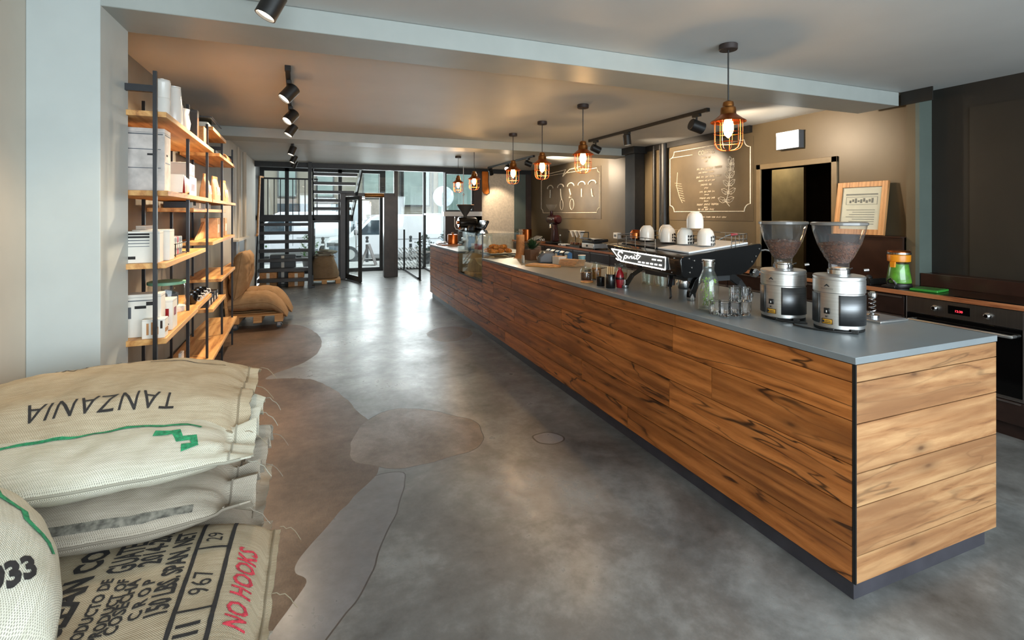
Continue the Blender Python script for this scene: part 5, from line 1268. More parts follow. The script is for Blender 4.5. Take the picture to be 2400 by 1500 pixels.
# ================================================================ BACK COUNTER ALONG THE RIGHT WALL
KZ = .9; KX = 4.27
wt = thing('back_worktop', 'long dark worktop with an orange wood edge along the right wall', 'worktop', (0,0,0))
MB().box(KX+.012,1.2,KZ-.03, 4.60,10.8,KZ).box(4.60,1.2,KZ-.03, 4.715,6.45,KZ).box(4.60,6.73,KZ-.03,4.715,10.8,KZ).box(4.715,1.2,KZ-.03,4.725,6.45,KZ).build('surface', pm('dark_worktop', C(40,28,24), .22, var=.1), wt, smooth=0)
MB().box(KX,1.2,KZ-.032, KX+.0115,10.8,KZ+.001).build('wood_edge', M_edge, wt, smooth=0)
MB().box(4.727,1.2,KZ+.0,4.745,2.59,KZ+.105).build('upstand', M_wenge2, wt, bevel=.002)
MB().box(4.86,1.2,KZ-.03,4.898,2.59,KZ+.102).box(4.746,1.2,KZ-.03,4.86,2.59,KZ+.10).build('upstand_ledge', M_wenge2, wt)
sp = tag(MB().box(4.69,2.705,KZ+.001, 4.712,3.36,1.295).box(4.66,2.705,1.296, 4.818,3.36,1.306).build('splash_panel', M_wenge2), 'dark brown panel standing on the back worktop below the framed poster', 'panel')
def cabinet(y0, y1, label, drawers=1, handle=True, group='dark cabinets under the back worktop'):
    t = thing('base_cabinet', label, 'cabinet', (KX+.02, y0, 0), 0, group); w = y1-y0-.004
    MB().box(.02,0,.10, .32,w,KZ-.034).build('carcass', M_wenge, t)
    MB().box(.06,0,0, .32,w,.099).build('plinth', M_wenge, t)
    z1 = KZ-.045
    if drawers: 
        d = MB().box(0,.003,z1-.15, .019,w-.003,z1).build('drawer', M_wenge, t, bevel=.0015)
        if handle: MB().box(-.012,.02,z1-.016, -.0005,w-.02,z1-.004).build('handle', M_alu, d)
        z1 -= .156
    dd = MB().box(0,.003,.105, .019,w-.003,z1).build('door', M_wenge, t, bevel=.0015)
    if handle: MB().box(-.010,.02,z1-.014, -.0005,w-.02,z1-.004).build('handle', M_alu, dd)
    return t
cabinet(1.205,1.745,'dark cabinet at the near end of the back worktop, right of the oven')
ys = [2.46,3.06,3.66,4.26,4.86,5.46,6.06,6.66,7.26,7.86,8.46,9.06,9.66,10.26,10.79]
nm = ['immediately beyond the oven','second beyond the oven','third beyond the oven','fourth beyond the oven','fifth beyond the oven','beside the black column','just past the black column','under the panini grill','under the small white machines','under the glass bottle','under the red grinder','third from the window end','second from the window end','at the window end']
for a, b, l in zip(ys[:-1], ys[1:], nm): cabinet(a, b, 'dark base cabinet '+l)
# oven
ov = thing('oven', 'built in oven with steel control strip and black glass door', 'oven', (KX+.02, 1.752, 0))
w = .70
MB().box(.025,0,.10,.42,w,KZ-.034).build('carcass', M_dgrey, ov); MB().box(.06,0,0,.42,w,.099).build('plinth', M_wenge, ov)
MB().box(-.004,.004,.742,.024,w-.004,.862).build('control_panel', M_ovensteel, ov, bevel=.002)
MB().box(-.0055,.29,.775,-.0042,.42,.835).build('display', M_ovenglass, ov); 
tx = MB(); put_text(tx, '12:30', .022, frame_M((-.0065,.355,.798), (0,-1,0), (0,0,1)), 0); tx.build('clock_digits', emit('red_digits', (1,.03,.05,1), 3.), ov, fixn=False, smooth=0)
for y in (.19,.50):
    k = MB().lathe([(.022,0),(.022,.006),(.016,.008),(.016,.024),(.012,.027)], (-.0045,y,.80), 20, 0, Matrix.Rotation(-pi/2,3,'Y')).build('knob', M_chrome, ov)
dr = MB().box(-.002,.004,.285,.024,w-.004,.738).build('door', M_ovenglass, ov, bevel=.002)
MB().box(-.0035,.006,.27,.02,w-.006,.284).build('door_trim', M_ovensteel, dr)
MB().tube([(-.002,.05,.69),(-.05,.05,.69),(-.05,.06,.69),(-.05,w-.06,.69),(-.05,w-.05,.69),(-.002,w-.05,.69)], .012, 8).build('handle', M_steel, dr)
MB().box(-.002,.004,.262,.02,w-.004,.269).build('vent', M_alu, ov); 
d2 = MB().box(0,.004,.105,.02,w-.004,.255).build('drawer', M_wenge, ov, bevel=.002); MB().box(-.01,.02,.243,-.0005,w-.02,.253).build('handle', M_alu, d2)
MB().box(-.006,.004,.27,.024,.0045-.001+.006,.862).build('side_trim', M_alu, ov)
MB().box(-.006,w-.010,.27,.024,w-.004,.862).build('side_trim', M_alu, ov)
# poster leaning on the wall
ps = thing('framed_poster', 'framed poster in oak leaning on the wall above the dark panel', 'poster', (4.70,2.86,1.3085)); ps.rotation_euler = (0, radians(8.5), 0)
PW, PH = .46, .50
MB().box(-.014,0,0,.014,.05,PH).box(-.014,PW-.05,0,.014,PW,PH).box(-.014,.05,0,.014,PW-.05,.05).box(-.014,.05,PH-.05,.014,PW-.05,PH).build('frame', M_framewood, ps, bevel=.002)
MB().box(.0,.05,.05,.008,PW-.05,PH-.05).build('print', M_paper, ps)
MB().box(-.010,.05,.05,-.008,PW-.05,PH-.05).build('glazing', M_glass, ps, smooth=0)
mb = MB().box(-.0022,.085,.375,-.0012,.375,.388).box(-.0022,.085,.355,-.0012,.37,.358).box(-.0022,.085,.285,-.0012,.37,.287).box(-.0022,.085,.285,-.0012,.087,.358).box(-.0022,.368,.285,-.0012,.37,.358)
for k in range(7): mb.box(-.0022,.10,.10+.022*k,-.0012,.36-.03*(k % 3),.104+.022*k)
for k in range(9): mb.box(-.0022,.12+.025*k,.30+.012*(k % 2),-.0012,.137+.025*k,.345-.01*(k % 3))
mb.build('printed_lines', M_grey, ps, fixn=False, smooth=0)
# juicer
ju = thing('juicer', 'orange topped juicer with a jar of green juice on the back worktop', 'juicer', (4.46,2.60,KZ+.0005))
MB().lathe([(.088,0),(.09,.005),(.085,.03),(.08,.034)], n=36).build('base', M_black, ju)
MB().shell([(.086,.035),(.088,.05),(.066,.20),(.064,.205)], n=36).build('jar', M_case, ju)
MB().lathe([(.083,.037),(.084,.05),(.064,.19),(0,.192)], n=36).build('juice', M_green_j, ju)
MB().lathe([(.066,.206),(.078,.212),(.08,.26),(.078,.266)], n=36).build('collar', M_orange, ju)
MB().shell([(.078,.267),(.083,.272),(.083,.285),(.080,.287),(.074,.287),(.06,.272),(.02,.268)], n=36).build('steel_rim', M_chrome, ju)
MB().lathe([(.078,.288),(.080,.292),(.074,.300),(.03,.302),(0,.302)], n=36).build('lid', M_copper, ju)
MB().prism([(-.015,.165),(.015,.165),(.018,.21),(-.018,.21)], 'x', -.088,-.068).build('spout', M_orange, ju)
MB().tube([(-.09,-.03,.03),(-.105,-.02,.06),(-.10,.0,.075),(-.105,.02,.06),(-.09,.03,.03)], .008, 8).build('tap', M_chrome, ju)
MB().box(-.14,-.05,0,-.09,.05,.02).build('drip_tray', M_black, ju, bevel=.004)
t = thing('green_chopping_board', 'green chopping board lying on the back worktop beside the juicer', 'board', (4.45,2.38,KZ+.0005), radians(8))
MB().box(-.10,-.09,0,.10,.09,.018).build('board', M_greenboard, t, bevel=.006, seg=3); MB().box(-.08,-.07,.0182,.08,.07,.020).build('groove', M_leaf, t)
t = thing('black_tray', 'low black tray with clutter left of the juicer', 'tray', (4.48,2.92,KZ+.0005))
MB().box(-.12,-.16,0,.12,.16,.01).box(-.12,-.16,.01,-.11,.16,.05).box(-.12,-.16,.01,.12,-.15,.05).box(-.12,.15,.01,.12,.16,.05).build('tray', M_black, t, bevel=.003); MB().sphere((-.02,.05,.041),.03,14).build('round_lid', M_dgrey, t); MB().sphere((.03,-.05,.039),.028,14).build('round_lid', M_dgrey, t)
t = thing('glass_hob', 'flat black glass hob set on the back worktop above the oven', 'hob', (4.49,1.85,KZ+.0005))
MB().box(-.18,-.30,0,.20,.30,.006).build('glass', M_ovenglass, t, bevel=.002); MB().box(-.18,-.302,0,.20,-.3005,.008).build('trim', M_alu, t)
# red shop grinder
rg = thing('shop_grinder', 'tall dark red grinder with a clear funnel on the back worktop', 'grinder', (4.50,9.05,KZ+.0005))
MB().prism([(-.14,-.13),(.13,-.13),(.13,.13),(-.14,.13)], 'z', 0, .04).build('base', M_black, rg, bevel=.01)
mb = MB(); mb.add([(-.06,-.07,.04),(.09,-.07,.04),(.09,.07,.04),(-.06,.07,.04),(-.03,-.045,.40),(.06,-.045,.40),(.06,.045,.40),(-.03,.045,.40)], [(0,3,2,1),(4,5,6,7),(0,1,5,4),(1,2,6,5),(2,3,7,6),(3,0,4,7)]); mb.build('column', M_darkred, rg, bevel=.02, seg=3)
RY = Matrix.Rotation(pi/2,3,'X')
MB().lathe([(.07,-.20),(.09,-.18),(.09,.16),(.06,.20)], (.01,.0,.49), 28, 0, RY).build('motor', M_darkred, rg)
MB().lathe([(.06,0),(.075,.01),(.075,.06),(.05,.08)], (.01,.20,.49), 24, 0, Matrix.Rotation(-pi/2,3,'X')).build('dial', M_black, rg)
MB().lathe([(.03,.57),(.034,.58),(.034,.66),(.03,.665)], (.01,.14,0), 20).build('neck', M_darkred, rg)
MB().shell([(.032,.66),(.05,.68),(.10,.755),(.115,.80),(.112,.80),(.097,.757),(.046,.684)], (.01,.14,0), 32).build('hopper', M_hopper, rg)
MB().lathe([(.03,.30),(.04,.31),(.03,.38),(.025,.40)], (.0,.14,0), 18).cyl((0,.14,.40),(.01,.14,.46),.02).build('chute', M_chrome, rg)
MB().sphere((-.082,-.05,.49), .018, 14).build('badge', M_chrome, rg)
# panini press and other small machines
t = thing('panini_grill', 'silver and black contact grill on the back worktop before the black column', 'grill', (4.47,7.40,KZ+.0005))
MB().box(-.15,-.20,.015,.16,.20,.10).build('base', M_steel, t, bevel=.008); 
for x in (-.12,.13):
    for y in (-.17,.17): MB().cyl((x,y,0),(x,y,.016),.018).build('foot', M_black, t)
MB().box(-.153,-.18,.03,-.1505,.18,.085).build('front_panel', M_whitepaint, t); MB().cyl((-.154,0,.057),(-.17,0,.057),.018).build('knob', M_black, t)
MB().obox((.0,.0,.135),(.30,.39,.05),('Y',-.10)).build('lid', M_black, t, bevel=.012); MB().box(-.10,-.17,.165,.06,.17,.18).build('lid_plate', M_steel, t, bevel=.005)
MB().tube([(-.12,-.15,.15),(-.21,-.15,.19),(-.21,.15,.19),(-.12,.15,.15)], .011, 8).build('handle', M_chrome, t)
t = thing('wall_socket_box', 'small white box against the pale pier by the black column', 'box', (4.66,7.02,KZ+.19)); MB().box(-.03,-.06,0,.055,.06,.10).build('case', M_whitepaint, t, bevel=.006); MB().box(-.032,-.035,.03,-.0305,.035,.07).build('face', M_grey, t)
t = thing('pour_over_stand', 'wire pour over stand with white drippers on the back worktop', 'stand', (4.50,8.05,KZ+.0005))
mb = MB().box(-.12,-.26,0,.12,.26,.02)
for y in (-.24,.24): mb.cyl((.08,y,.02),(.08,y,.27),.008).cyl((.08,y,.27),(-.08,y,.27),.008)
mb.cyl((-.02,-.26,.27),(-.02,.26,.27),.01).build('frame', M_black, t)
for k in range(3): MB().shell([(.02,.17),(.025,.19),(.062,.28),(.066,.29),(.06,.285),(.02,.195)], (-.02,-.16+.16*k,0), 20).build('dripper', M_white, t)
for k in range(3):
    c = thing('glass_server', 'glass coffee server under the wire stand, '+('nearest the grill','in the middle','nearest the red grinder')[k], 'server', (4.48,7.89+.16*k,KZ+.021), 0, 'glass servers under the stand')
    MB().shell([(.04,0.001),(.05,.02),(.045,.08),(.03,.10),(.034,.115)], n=20).build('glass', M_case, c); MB().lathe([(.0,.004),(.046,.018),(.044,.05),(0,.05)], n=18).build('coffee', M_bean, c)
t = thing('kitchen_scale', 'pale flat scale with a cup on it beside the wire stand', 'scale', (4.40,8.42,KZ+.0005)); MB().box(-.08,-.10,0,.08,.10,.03).build('body', M_whitepaint, t, bevel=.006); MB().box(-.06,-.06,.0305,.06,.08,.036).build('plate', M_steel, t, bevel=.002); MB().box(-.0815,-.03,.008,-.0803,.03,.022).build('display', M_blackgloss, t)
t = thing('glass_bottle', 'narrow clear bottle standing by the red grinder', 'bottle', (4.42,8.62,KZ+.0005)); MB().shell([(.03,.001),(.033,.01),(.033,.10),(.014,.14),(.014,.17),(.018,.175)], n=24).build('glass', M_case, t); MB().lathe([(.0155,.176),(.016,.20),(0,.202)], n=16).build('stopper', M_steel, t)
t = thing('tilted_tray', 'white tilted tray at the window end of the back worktop', 'tray', (4.50,9.95,KZ+.0005)); MB().obox((-.02,0,.06),(.24,.30,.02),('Y',-.42)).build('tray', M_whitepaint, t, bevel=.005); MB().box(-.02,-.13,0,.10,.13,.055).build('stand', M_dgrey, t)
t = thing('round_tray', 'wooden tray of small tools in front of the red grinder', 'tray', (4.42,9.45,KZ+.0005)); MB().box(-.10,-.16,0,.12,.16,.03).build('tray', M_edge, t, bevel=.004)
for k in range(4): MB().lathe([(.02,.0305),(.022,.035),(.022,.07),(.012,.085)], (-.03+.05*(k % 2),-.09+.06*k,0), 14).build('tool', (M_chrome,M_white)[k % 2], t)
for k in range(2):
    t = thing('stock_pot', ('steel pot with copper sheen at the window end of the back worktop','narrower steel pot beside the pale board wall')[k], 'pot', (4.45,10.33+.25*k,KZ+.0005), 0, 'steel pots at the window end')
    MB().lathe([(.10-.01*k,0),(.105-.01*k,.006),(.105-.01*k,.25),(.11-.01*k,.255),(.098-.01*k,.25),(.095,.02),(0,.015)], n=32).build('pot', M_copper if k == 0 else M_steel, t); MB().tube([(-.105,.04,.2),(-.14,.03,.2),(-.14,-.03,.2),(-.105,-.04,.2)], .008, 8).build('handle', M_chrome, t)
# blue and dark goods standing in the open bay of the counter's staff side
for k in range(5):
    t = thing('milk_carton', 'dark blue carton in the staff side shelf behind the terminal, '+('nearest the machine','second along','third along','fourth along','farthest along')[k], 'carton', (2.80,5.25+.13*k,BZ), 0, 'blue cartons behind the terminal')
    MB().prism([(-.03,0),(.03,0),(.03,.08),(0,.10),(-.03,.08)], 'y', -.045, .045).build('carton', (M_blue,M_dgrey)[k % 2], t, bevel=.002); MB().box(-.0315,-.03,.02,-.0302,.03,.06).build('label', (M_paper,M_blue)[k % 2], t)
t = thing('blue_cup', 'pale blue plastic cup behind the paper bags', 'cup', (2.72,4.78,BZ)); MB().lathe([(.03,0),(.04,.09),(.038,.09),(.028,.01),(0,.008)], n=24).build('cup', pm('pale_blue_plastic', C(150,196,206), .3), t); MB().lathe([(.0405,.0905),(.043,.094),(.0405,.098)], n=24).build('rim', M_whitepaint, t)
# ================================================================ CHALKBOARDS ON THE RIGHT WALL
def chalkboard(label, y0, y1, z0, z1, notch=.09):
    """painted board with a white notched border; y decreases to the right of a viewer facing the wall"""
    t = thing('chalkboard', label, 'chalkboard', (4.8195, 0, 0), 0, 'painted chalkboards on the right wall')
    MB().box(-.006,y0-.04,z0-.12,0,y1+.04,z1+.03).build('board', M_chalk, t, smooth=0)
    pts = []
    def corner(cy, cz, a0, a1):
        for i in range(7):
            a = a0+(a1-a0)*i/6; pts.append((-.010, cy+notch*cos(a), cz+notch*sin(a)))
    corner(y1, z1, -pi/2, -pi); corner(y0, z1, 0, -pi/2); corner(y0, z0, pi/2, 0); corner(y1, z0, pi, pi/2)
    P = pts
    mb = MB(); mb.tube(P, .006, 5, closed=True); mb.build('border', M_chalkline, t)
    return t
MW = lambda y, z: frame_M((-.0085, y, z), (0,-1,0), (0,0,1))
cb = chalkboard('large chalkboard with a drawn coffee branch and a centred coffee menu', 4.42, 5.86, 1.535, 2.40)
def scribble(mb, yc, z, w, h, seed):
    """a chalk written line: word shaped zigzags centred on yc"""
    rnd = random.Random(seed); x = -w/2; pts = []
    while x < w/2:
        n = rnd.randint(3,7)
        for q in range(2*n):
            pts.append(Vector((-.0088, yc-x, z+(h*.5 if q % 2 else -h*.5)*rnd.uniform(.5,1)))); x += h*.28
        for a, b in zip(pts[:-1], pts[1:]):
            d = (b-a).normalized(); s = Vector((0, -d.z, d.y))*.0026; d *= .002
            mb.add([a-s-d, b-s+d, b+s+d, a+s-d], [(0,1,2,3)])
        pts = []; x += h*.5
mb = MB(); put_text(mb, 'COFFEES', .085, MW(5.14, 2.325), 0, xscale=.9)
for k, (w_, h_, z) in enumerate(((.16,.03,2.255),(.06,.026,2.205),(.34,.034,2.11),(.28,.026,2.06),(.36,.034,2.0),(.28,.026,1.95),(.2,.034,1.895),(.07,.028,1.85),(.24,.03,1.80),(.07,.026,1.76),(.24,.03,1.715),(.08,.026,1.675),(.34,.034,1.63),(.08,.026,1.59),(.3,.03,1.565),(.62,.024,1.462))):
    scribble(mb, 5.14, z, w_, h_, k)
mb.build('chalk_lettering', M_chalkfaint, cb, fixn=False, smooth=0)
mb = MB()
mb.box(-.0095,5.40,2.318,-.0075,5.82,2.324)
def leafline(y, z, ang, L):
    d = Vector((0, -cos(ang), sin(ang))); n = Vector((0, sin(ang), cos(ang))); o = Vector((-.0085, y, z))
    for s in (1,-1): mb.tube([o, o+d*L*.3+n*.03*s*L/.12, o+d*L*.7+n*.026*s*L/.12, o+d*L], .0028, 4)
    mb.tube([o, o+d*L], .0018, 4)
stem = [(4.80,1.66),(4.76,1.76),(4.75,1.86),(4.74,1.96),(4.73,2.05),(4.72,2.12)]
mb.tube([(-.0085,y,z) for y, z in [(4.74,1.60)]+stem], .004, 5)
for i, (y, z) in enumerate(stem):
    leafline(y, z, radians(20+8*i), .14-.01*i); leafline(y, z, radians(160-8*i), .14-.01*i)
    for k in range(3): mb.tube([(-.0085, y+.02*cos(q)+.035*(k-1), z+.018*sin(q)+.01) for q in [j*pi/4 for j in range(8)]], .0022, 4, closed=True)
leafline(4.72,2.12,radians(100),.11)
mb.build('chalk_line_drawing', M_chalkline, cb, fixn=False)
mb = MB(); 
mb.tube([(-.0085,5.70,2.1),(-.0085,5.72,1.9),(-.0085,5.66,1.75),(-.0085,5.60,1.66)], .004, 5)
for k in range(8): mb.tube([(-.0085,5.76-.02*k,1.95-.035*k),(-.0085,5.62-.01*k,1.93-.035*k)], .0025, 4)
mb.build('chalk_sketch', M_chalkfaint, cb, fixn=False)
cb = chalkboard('far chalkboard with white lettered drink drawings and a flourish on top', 7.80, 10.33, 1.53, 2.36)
mb = MB()
mb.tube([(-.016,9.9,2.40),(-.016,9.3,2.42),(-.016,9.12,2.43),(-.016,9.25,2.30),(-.016,8.95,2.42),(-.016,8.5,2.43)], .010, 5)
xs = [9.85,9.35,8.9,8.45,8.05]
for i, y in enumerate(xs):
    mb.tube([(-.016,y+.14*cos(a),2.07+.07*sin(a)) for a in [pi*j/8 for j in range(9)]], .012, 5)
    for w in ([(0,2.04),(0,1.92),(.01,1.86)], [(0,2.04),(-.016,1.9),(-.06,1.8)], [(.06,2.02),(0,1.9),(.06,1.84),(-.06,1.84),(0,1.9),(-.06,2.02)], [(0,2.0),(0,1.84)], [(.03,1.98),(0,1.84),(-.05,1.84)])[i:i+1]:
        mb.tube([(-.016,y+p[0],p[1]) for p in w], .014, 5)
for y in (9.3,8.85): mb.tube([(-.016,y+.07*cos(a)*(1.2 if y < 9 else 1),1.70+.11*sin(a)) for a in [2*pi*j/14 for j in range(14)]], .006, 5, closed=True)
mb.build('chalk_drawing', M_chalkline, cb, fixn=False)
# ================================================================ STAIRS
M_tread = pm('stair_tread_steel', C(52,47,44), .4, var=.12)
st = thing('staircase', 'black steel staircase with open treads beside the glazed entrance', 'staircase', (0,0,0))
X0, X1 = -1.17, -.20
n = 8; rise = .185; go = .225; Y0 = 10.98
for i in range(n-1):
    z = rise*(i+1); y = Y0+go*i
    xr = X1+.10*(1-i/n); xl = X0-.10*(i/n)
    MB().box(xl+.04,y,z-.065,xr-.03,y+.25,z).build('tread', M_tread, st, bevel=.004)
def stringer(x0, y0, z0, x1, y1, z1, w=.03, h=.20):
    a = Vector((x0,y0,z0)); b = Vector((x1,y1,z1)); d = (b-a); L = d.length
    mb = MB(); mb.add([(x0-w/2,y0,z0-h/2),(x0+w/2,y0,z0-h/2),(x0+w/2,y0,z0+h/2),(x0-w/2,y0,z0+h/2),(x1-w/2,y1,z1-h/2),(x1+w/2,y1,z1-h/2),(x1+w/2,y1,z1+h/2),(x1-w/2,y1,z1+h/2)], [(0,1,2,3),(7,6,5,4),(0,4,5,1),(1,5,6,2),(2,6,7,3),(3,7,4,0)])
    return mb.build('stringer', M_black, st, smooth=0)
stringer(X1+.10,Y0-.02,.14, X1+.0,Y0+go*7.1,1.48); stringer(X0+.02,Y0-.02,.14, X0-.09,Y0+go*7.1,1.48)
MB().box(X1+.07,Y0-.16,0,X1+.14,Y0+.12,.03).build('foot_plate', M_black, st)
LY = Y0+go*7
MB().box(X0-.12,LY,1.36,.80,13.42,1.48).build('landing', M_tread, st)
MB().box(X0-.12,LY-.02,1.33,.80,LY+.0,1.485).build('landing_fascia', M_black, st)
for i in range(7):
    z = 1.48+rise*(i+1); y = LY-go*(i+1)
    MB().box(-.09,y,z-.065,.74+.02*i,y+.25,z).build('tread', M_tread, st, bevel=.004)
stringer(.77,LY+.02,1.46, .93,LY-go*7,1.48+rise*7, .03, .22); stringer(-.10,LY+.02,1.46, -.10,LY-go*7,1.48+rise*7, .03, .22)
MB().box(-.185,10.74,0,-.115,10.80,2.60).build('post', M_black, st, smooth=0)
MB().box(-.115,LY-.02,0,-.06,LY+.04,1.4).build('post', M_black, st, smooth=0)
MB().tube([(-1.13,10.98,1.08),(-1.13,11.1,1.10),(-1.24,12.6,2.36),(-1.24,13.3,2.40)], .024, 10).build('handrail', M_boardwood, st)
rl = MB().box(X0-.1,13.37,2.36,.0,13.41,2.40); rl.build('guard_rail', M_black, st, smooth=0)
for k in range(9): MB().box(-1.15+.14*k,13.38,1.48,-1.13+.14*k,13.40,2.36).build('baluster', M_black, st, smooth=0)
# goods stored under the stairs
for k, (x, y, w, d, h, m, lab) in enumerate(((-.95,11.4,.32,.4,.30,M_kraft,'kraft carton under the stairs against the left wall'),(-.42,11.35,.3,.4,.28,M_kraft,'kraft carton under the stairs near the foot of the stringer'),(-.70,11.75,.5,.3,.62,M_dgrey,'dark crate at the back under the stairs'))):
    t = thing('stored_box', lab, 'box', (x, y, 0), 0, 'boxes under the stairs'); MB().box(-w/2,-d/2,0,w/2,d/2,h).build('carton', m, t, bevel=.004); MB().box(-.03,-d/2-.001,.01,.03,-d/2+.0-.0002,h-.01).build('tape', M_paper, t)
# bundle of burlap sacks standing on a small pallet by the window
pl = thing('small_pallet', 'low wooden pallet under the standing burlap sack by the entrance', 'pallet', (.13,11.55,0))
for x in (-.28,0,.28): MB().box(x-.05,-.24,0,x+.05,.24,.07).build('bearer', M_pine, pl)
for k in range(4): MB().box(-.33,-.24+.125*k,.0705,.33,-.135+.125*k,.09).build('deck_board', M_pine, pl)
sk = thing('standing_sack', 'tall open burlap sack stuffed with folded sacks near the entrance', 'sack', (.12,11.55,.0905))
mb = MB(); n = 40; prof = [(.27,0),(.31,.03),(.31,.12),(.28,.25),(.24,.38),(.20,.47),(.215,.50),(.19,.49),(.15,.44)]
for j, (r, z) in enumerate(prof):
    for i in range(n):
        a = 2*pi*i/n; rr = r*(1+.06*noise.noise((cos(a)*2,sin(a)*2,z*4))); mb.v.append((rr*cos(a), rr*sin(a)*.72, z+.02*noise.noise((cos(a)*3,sin(a)*3,2))*(j > 4)))
for j in range(len(prof)-1):
    for i in range(n):
        f = (j*n+i, j*n+(i+1) % n, (j+1)*n+(i+1) % n, (j+1)*n+i); mb.uv[len(mb.f)] = [(i*.04,prof[j][1]),((i+1)*.04,prof[j][1]),((i+1)*.04,prof[j+1][1]),(i*.04,prof[j+1][1])]; mb.f.append(f); mb.m.append(0)
mb.f.append(tuple(reversed(range(n)))); mb.m.append(0)
mb.build('sack_body', M_burlap_m, sk)
for k in range(4):
    MB().obox((-.02+.04*k,.0,.50+.035*k),(.34,.24,.045),Matrix.Rotation(.12*k-.2,3,'Y') @ Matrix.Rotation(.3*k,3,'Z')).build('folded_sack', (M_burlap_g,M_burlap_w)[k % 2], sk, bevel=.02, seg=3)
# ================================================================ PALLET ARMCHAIR WITH SACK CUSHIONS
ch = thing('pallet_armchair', 'low armchair made of a pine pallet with castors beside the shelves', 'armchair', (-.77,7.58,0), 0)
for x in (-.22,.04,.29): MB().box(x-.05,-.43,.085,x+.05,.43,.17).build('bearer', M_pine, ch, bevel=.004)
for k in range(6): MB().box(-.30,-.43+.150*k,.1705,.34,-.32+.150*k,.19).build('deck_board', M_pine, ch, bevel=.002)
for x in (-.22,.29):
    for y in (-.38,.38):
        w_ = MB().lathe([(.034,-.014),(.036,-.012),(.036,.012),(.034,.014)], (x,y,.0365), 18, 0, Matrix.Rotation(pi/2,3,'X')).build('castor', M_dgrey, ch); MB().box(x-.02,y-.022,.03,x+.02,y-.0165,.084).box(x-.02,y+.0165,.03,x+.02,y+.022,.084).box(x-.02,y-.022,.0735,x+.02,y+.022,.084).build('castor_fork', M_alu, w_)
MB().obox((-.335,0,.50),(.03,.84,.64),('Y',-.08)).build('back_frame', M_pine, ch)
def cushion(label, L, Wd, T, loc, rot, seed, mat, prints=(), bend=None):
    return make_sack('sack_cushion', label, L, Wd, T, loc, rot, mat, seed, prints=prints, inks=[M_brownink], flap=.0, ends=(0,0), ruffle=.012, lump=.02, group='sack cushions on the pallet armchair', cat='cushion', threads=False, nx=40, ny=30, p=3.4, q=3, bend=bend)
dr_ = lambda x, y: -.17*max(0, (x-.12)/.26)**2+.03*cos(x*5)
pr = [strip([(-.15+.09*k,.06+.02*(k % 2)),(-.10+.09*k,.12),(-.09+.09*k,.07)], .014, 1) for k in range(4)]
cushion('nearer seat cushion made of a burlap sack, drooping over the front of the armchair', .76, .42, .25, (-.76,7.37,.318), (0,0,0), 31, M_burlap_b, pr, dr_)
cushion('farther seat cushion made of a burlap sack on the armchair', .80, .42, .25, (-.74,7.80,.325), (0,0,0), 32, M_burlap_b, pr, dr_)
cushion('nearer back cushion of brown burlap leaning against the back frame', .62, .42, .22, (-.955,7.37,.70), (0,radians(-82),0), 33, M_burlap_b, [strip([(.10+.05*k,-.02),(.13+.05*k,.10)], .014, 1) for k in range(3)])
cushion('farther back cushion of brown burlap leaning against the back frame', .60, .42, .22, (-.955,7.80,.69), (0,radians(-82),0), 34, M_burlap_b)
t = thing('wall_ledge', 'narrow pale wall ledge with a grey panel behind the armchair', 'ledge', (-1.17,8.65,1.10)); MB().box(0,-.55,0,.10,.75,.03).build('board', M_wall_l, t); MB().box(0,-.40,-.36,.05,.70,-.001).build('panel', M_grey, t)
t = thing('hanging_sleeve', 'orange cloth sleeve hanging from the lintel at the window end', 'hanging', (3.655,10.929,2.50))
MB().prism([(-.09,0),(.06,0),(.055,-.25),(.075,-.42),(.08,-.50),(.03,-.54),(-.05,-.52),(-.085,-.46),(-.09,-.2)], 'y', -.02, .02).build('cloth', pm('orange_cloth', C(214,120,36), .8, var=.1), t, bevel=.012, seg=3)
MB().prism([(.062,0),(.075,0),(.07,-.25),(.09,-.42),(.095,-.50),(.082,-.50),(.077,-.42),(.057,-.25)], 'y', -.015, .015).build('trim', M_black, t)
t = thing('hanging_cable', 'thin white cable with a ball hanging before the window by the bar end', 'cable', (3.02,10.6,CEIL)); MB().cyl((0,0,-1.02),(0,0,0),.008).build('cord', M_whitepaint, t); MB().sphere((0,0,-.62),.028,12).build('ball', M_whitepaint, t)
t = thing('drain_pipe', 'pale U shaped pipe under the white window sill', 'pipe', (3.02,10.94,1.16)); MB().tube([(-.11,0,.27),(-.11,0,.06),(-.08,0,.0),(0,0,-.02),(.08,0,.0),(.11,0,.06),(.11,0,.27)], .016, 10).build('bend', M_whitepaint, t); MB().cyl((-.11,0,.25),(-.11,0,.285),.024).cyl((.11,0,.25),(.11,0,.285),.024).build('collars', M_chrome, t)
# ramp rail posts in the entrance
for k, (y, lab) in enumerate(((11.13,'black rail post nearer the bar end in the entrance'),(13.30,'black rail post farther away beside the striped glass'))):
    t = thing('rail_post', lab, 'post', (2.15,y,0), 0, 'rail posts in the entrance'); MB().cyl((0,0,.006),(0,0,1.09),.026).build('post', M_black, t); MB().lathe([(.05,0),(.05,.006)], n=20).build('base_plate', M_black, t)
tag(MB().box(2.13,11.3,0,2.17,13.2,.05).build('floor_kerb', M_black), 'low black kerb on the floor between the two rail posts', 'kerb')
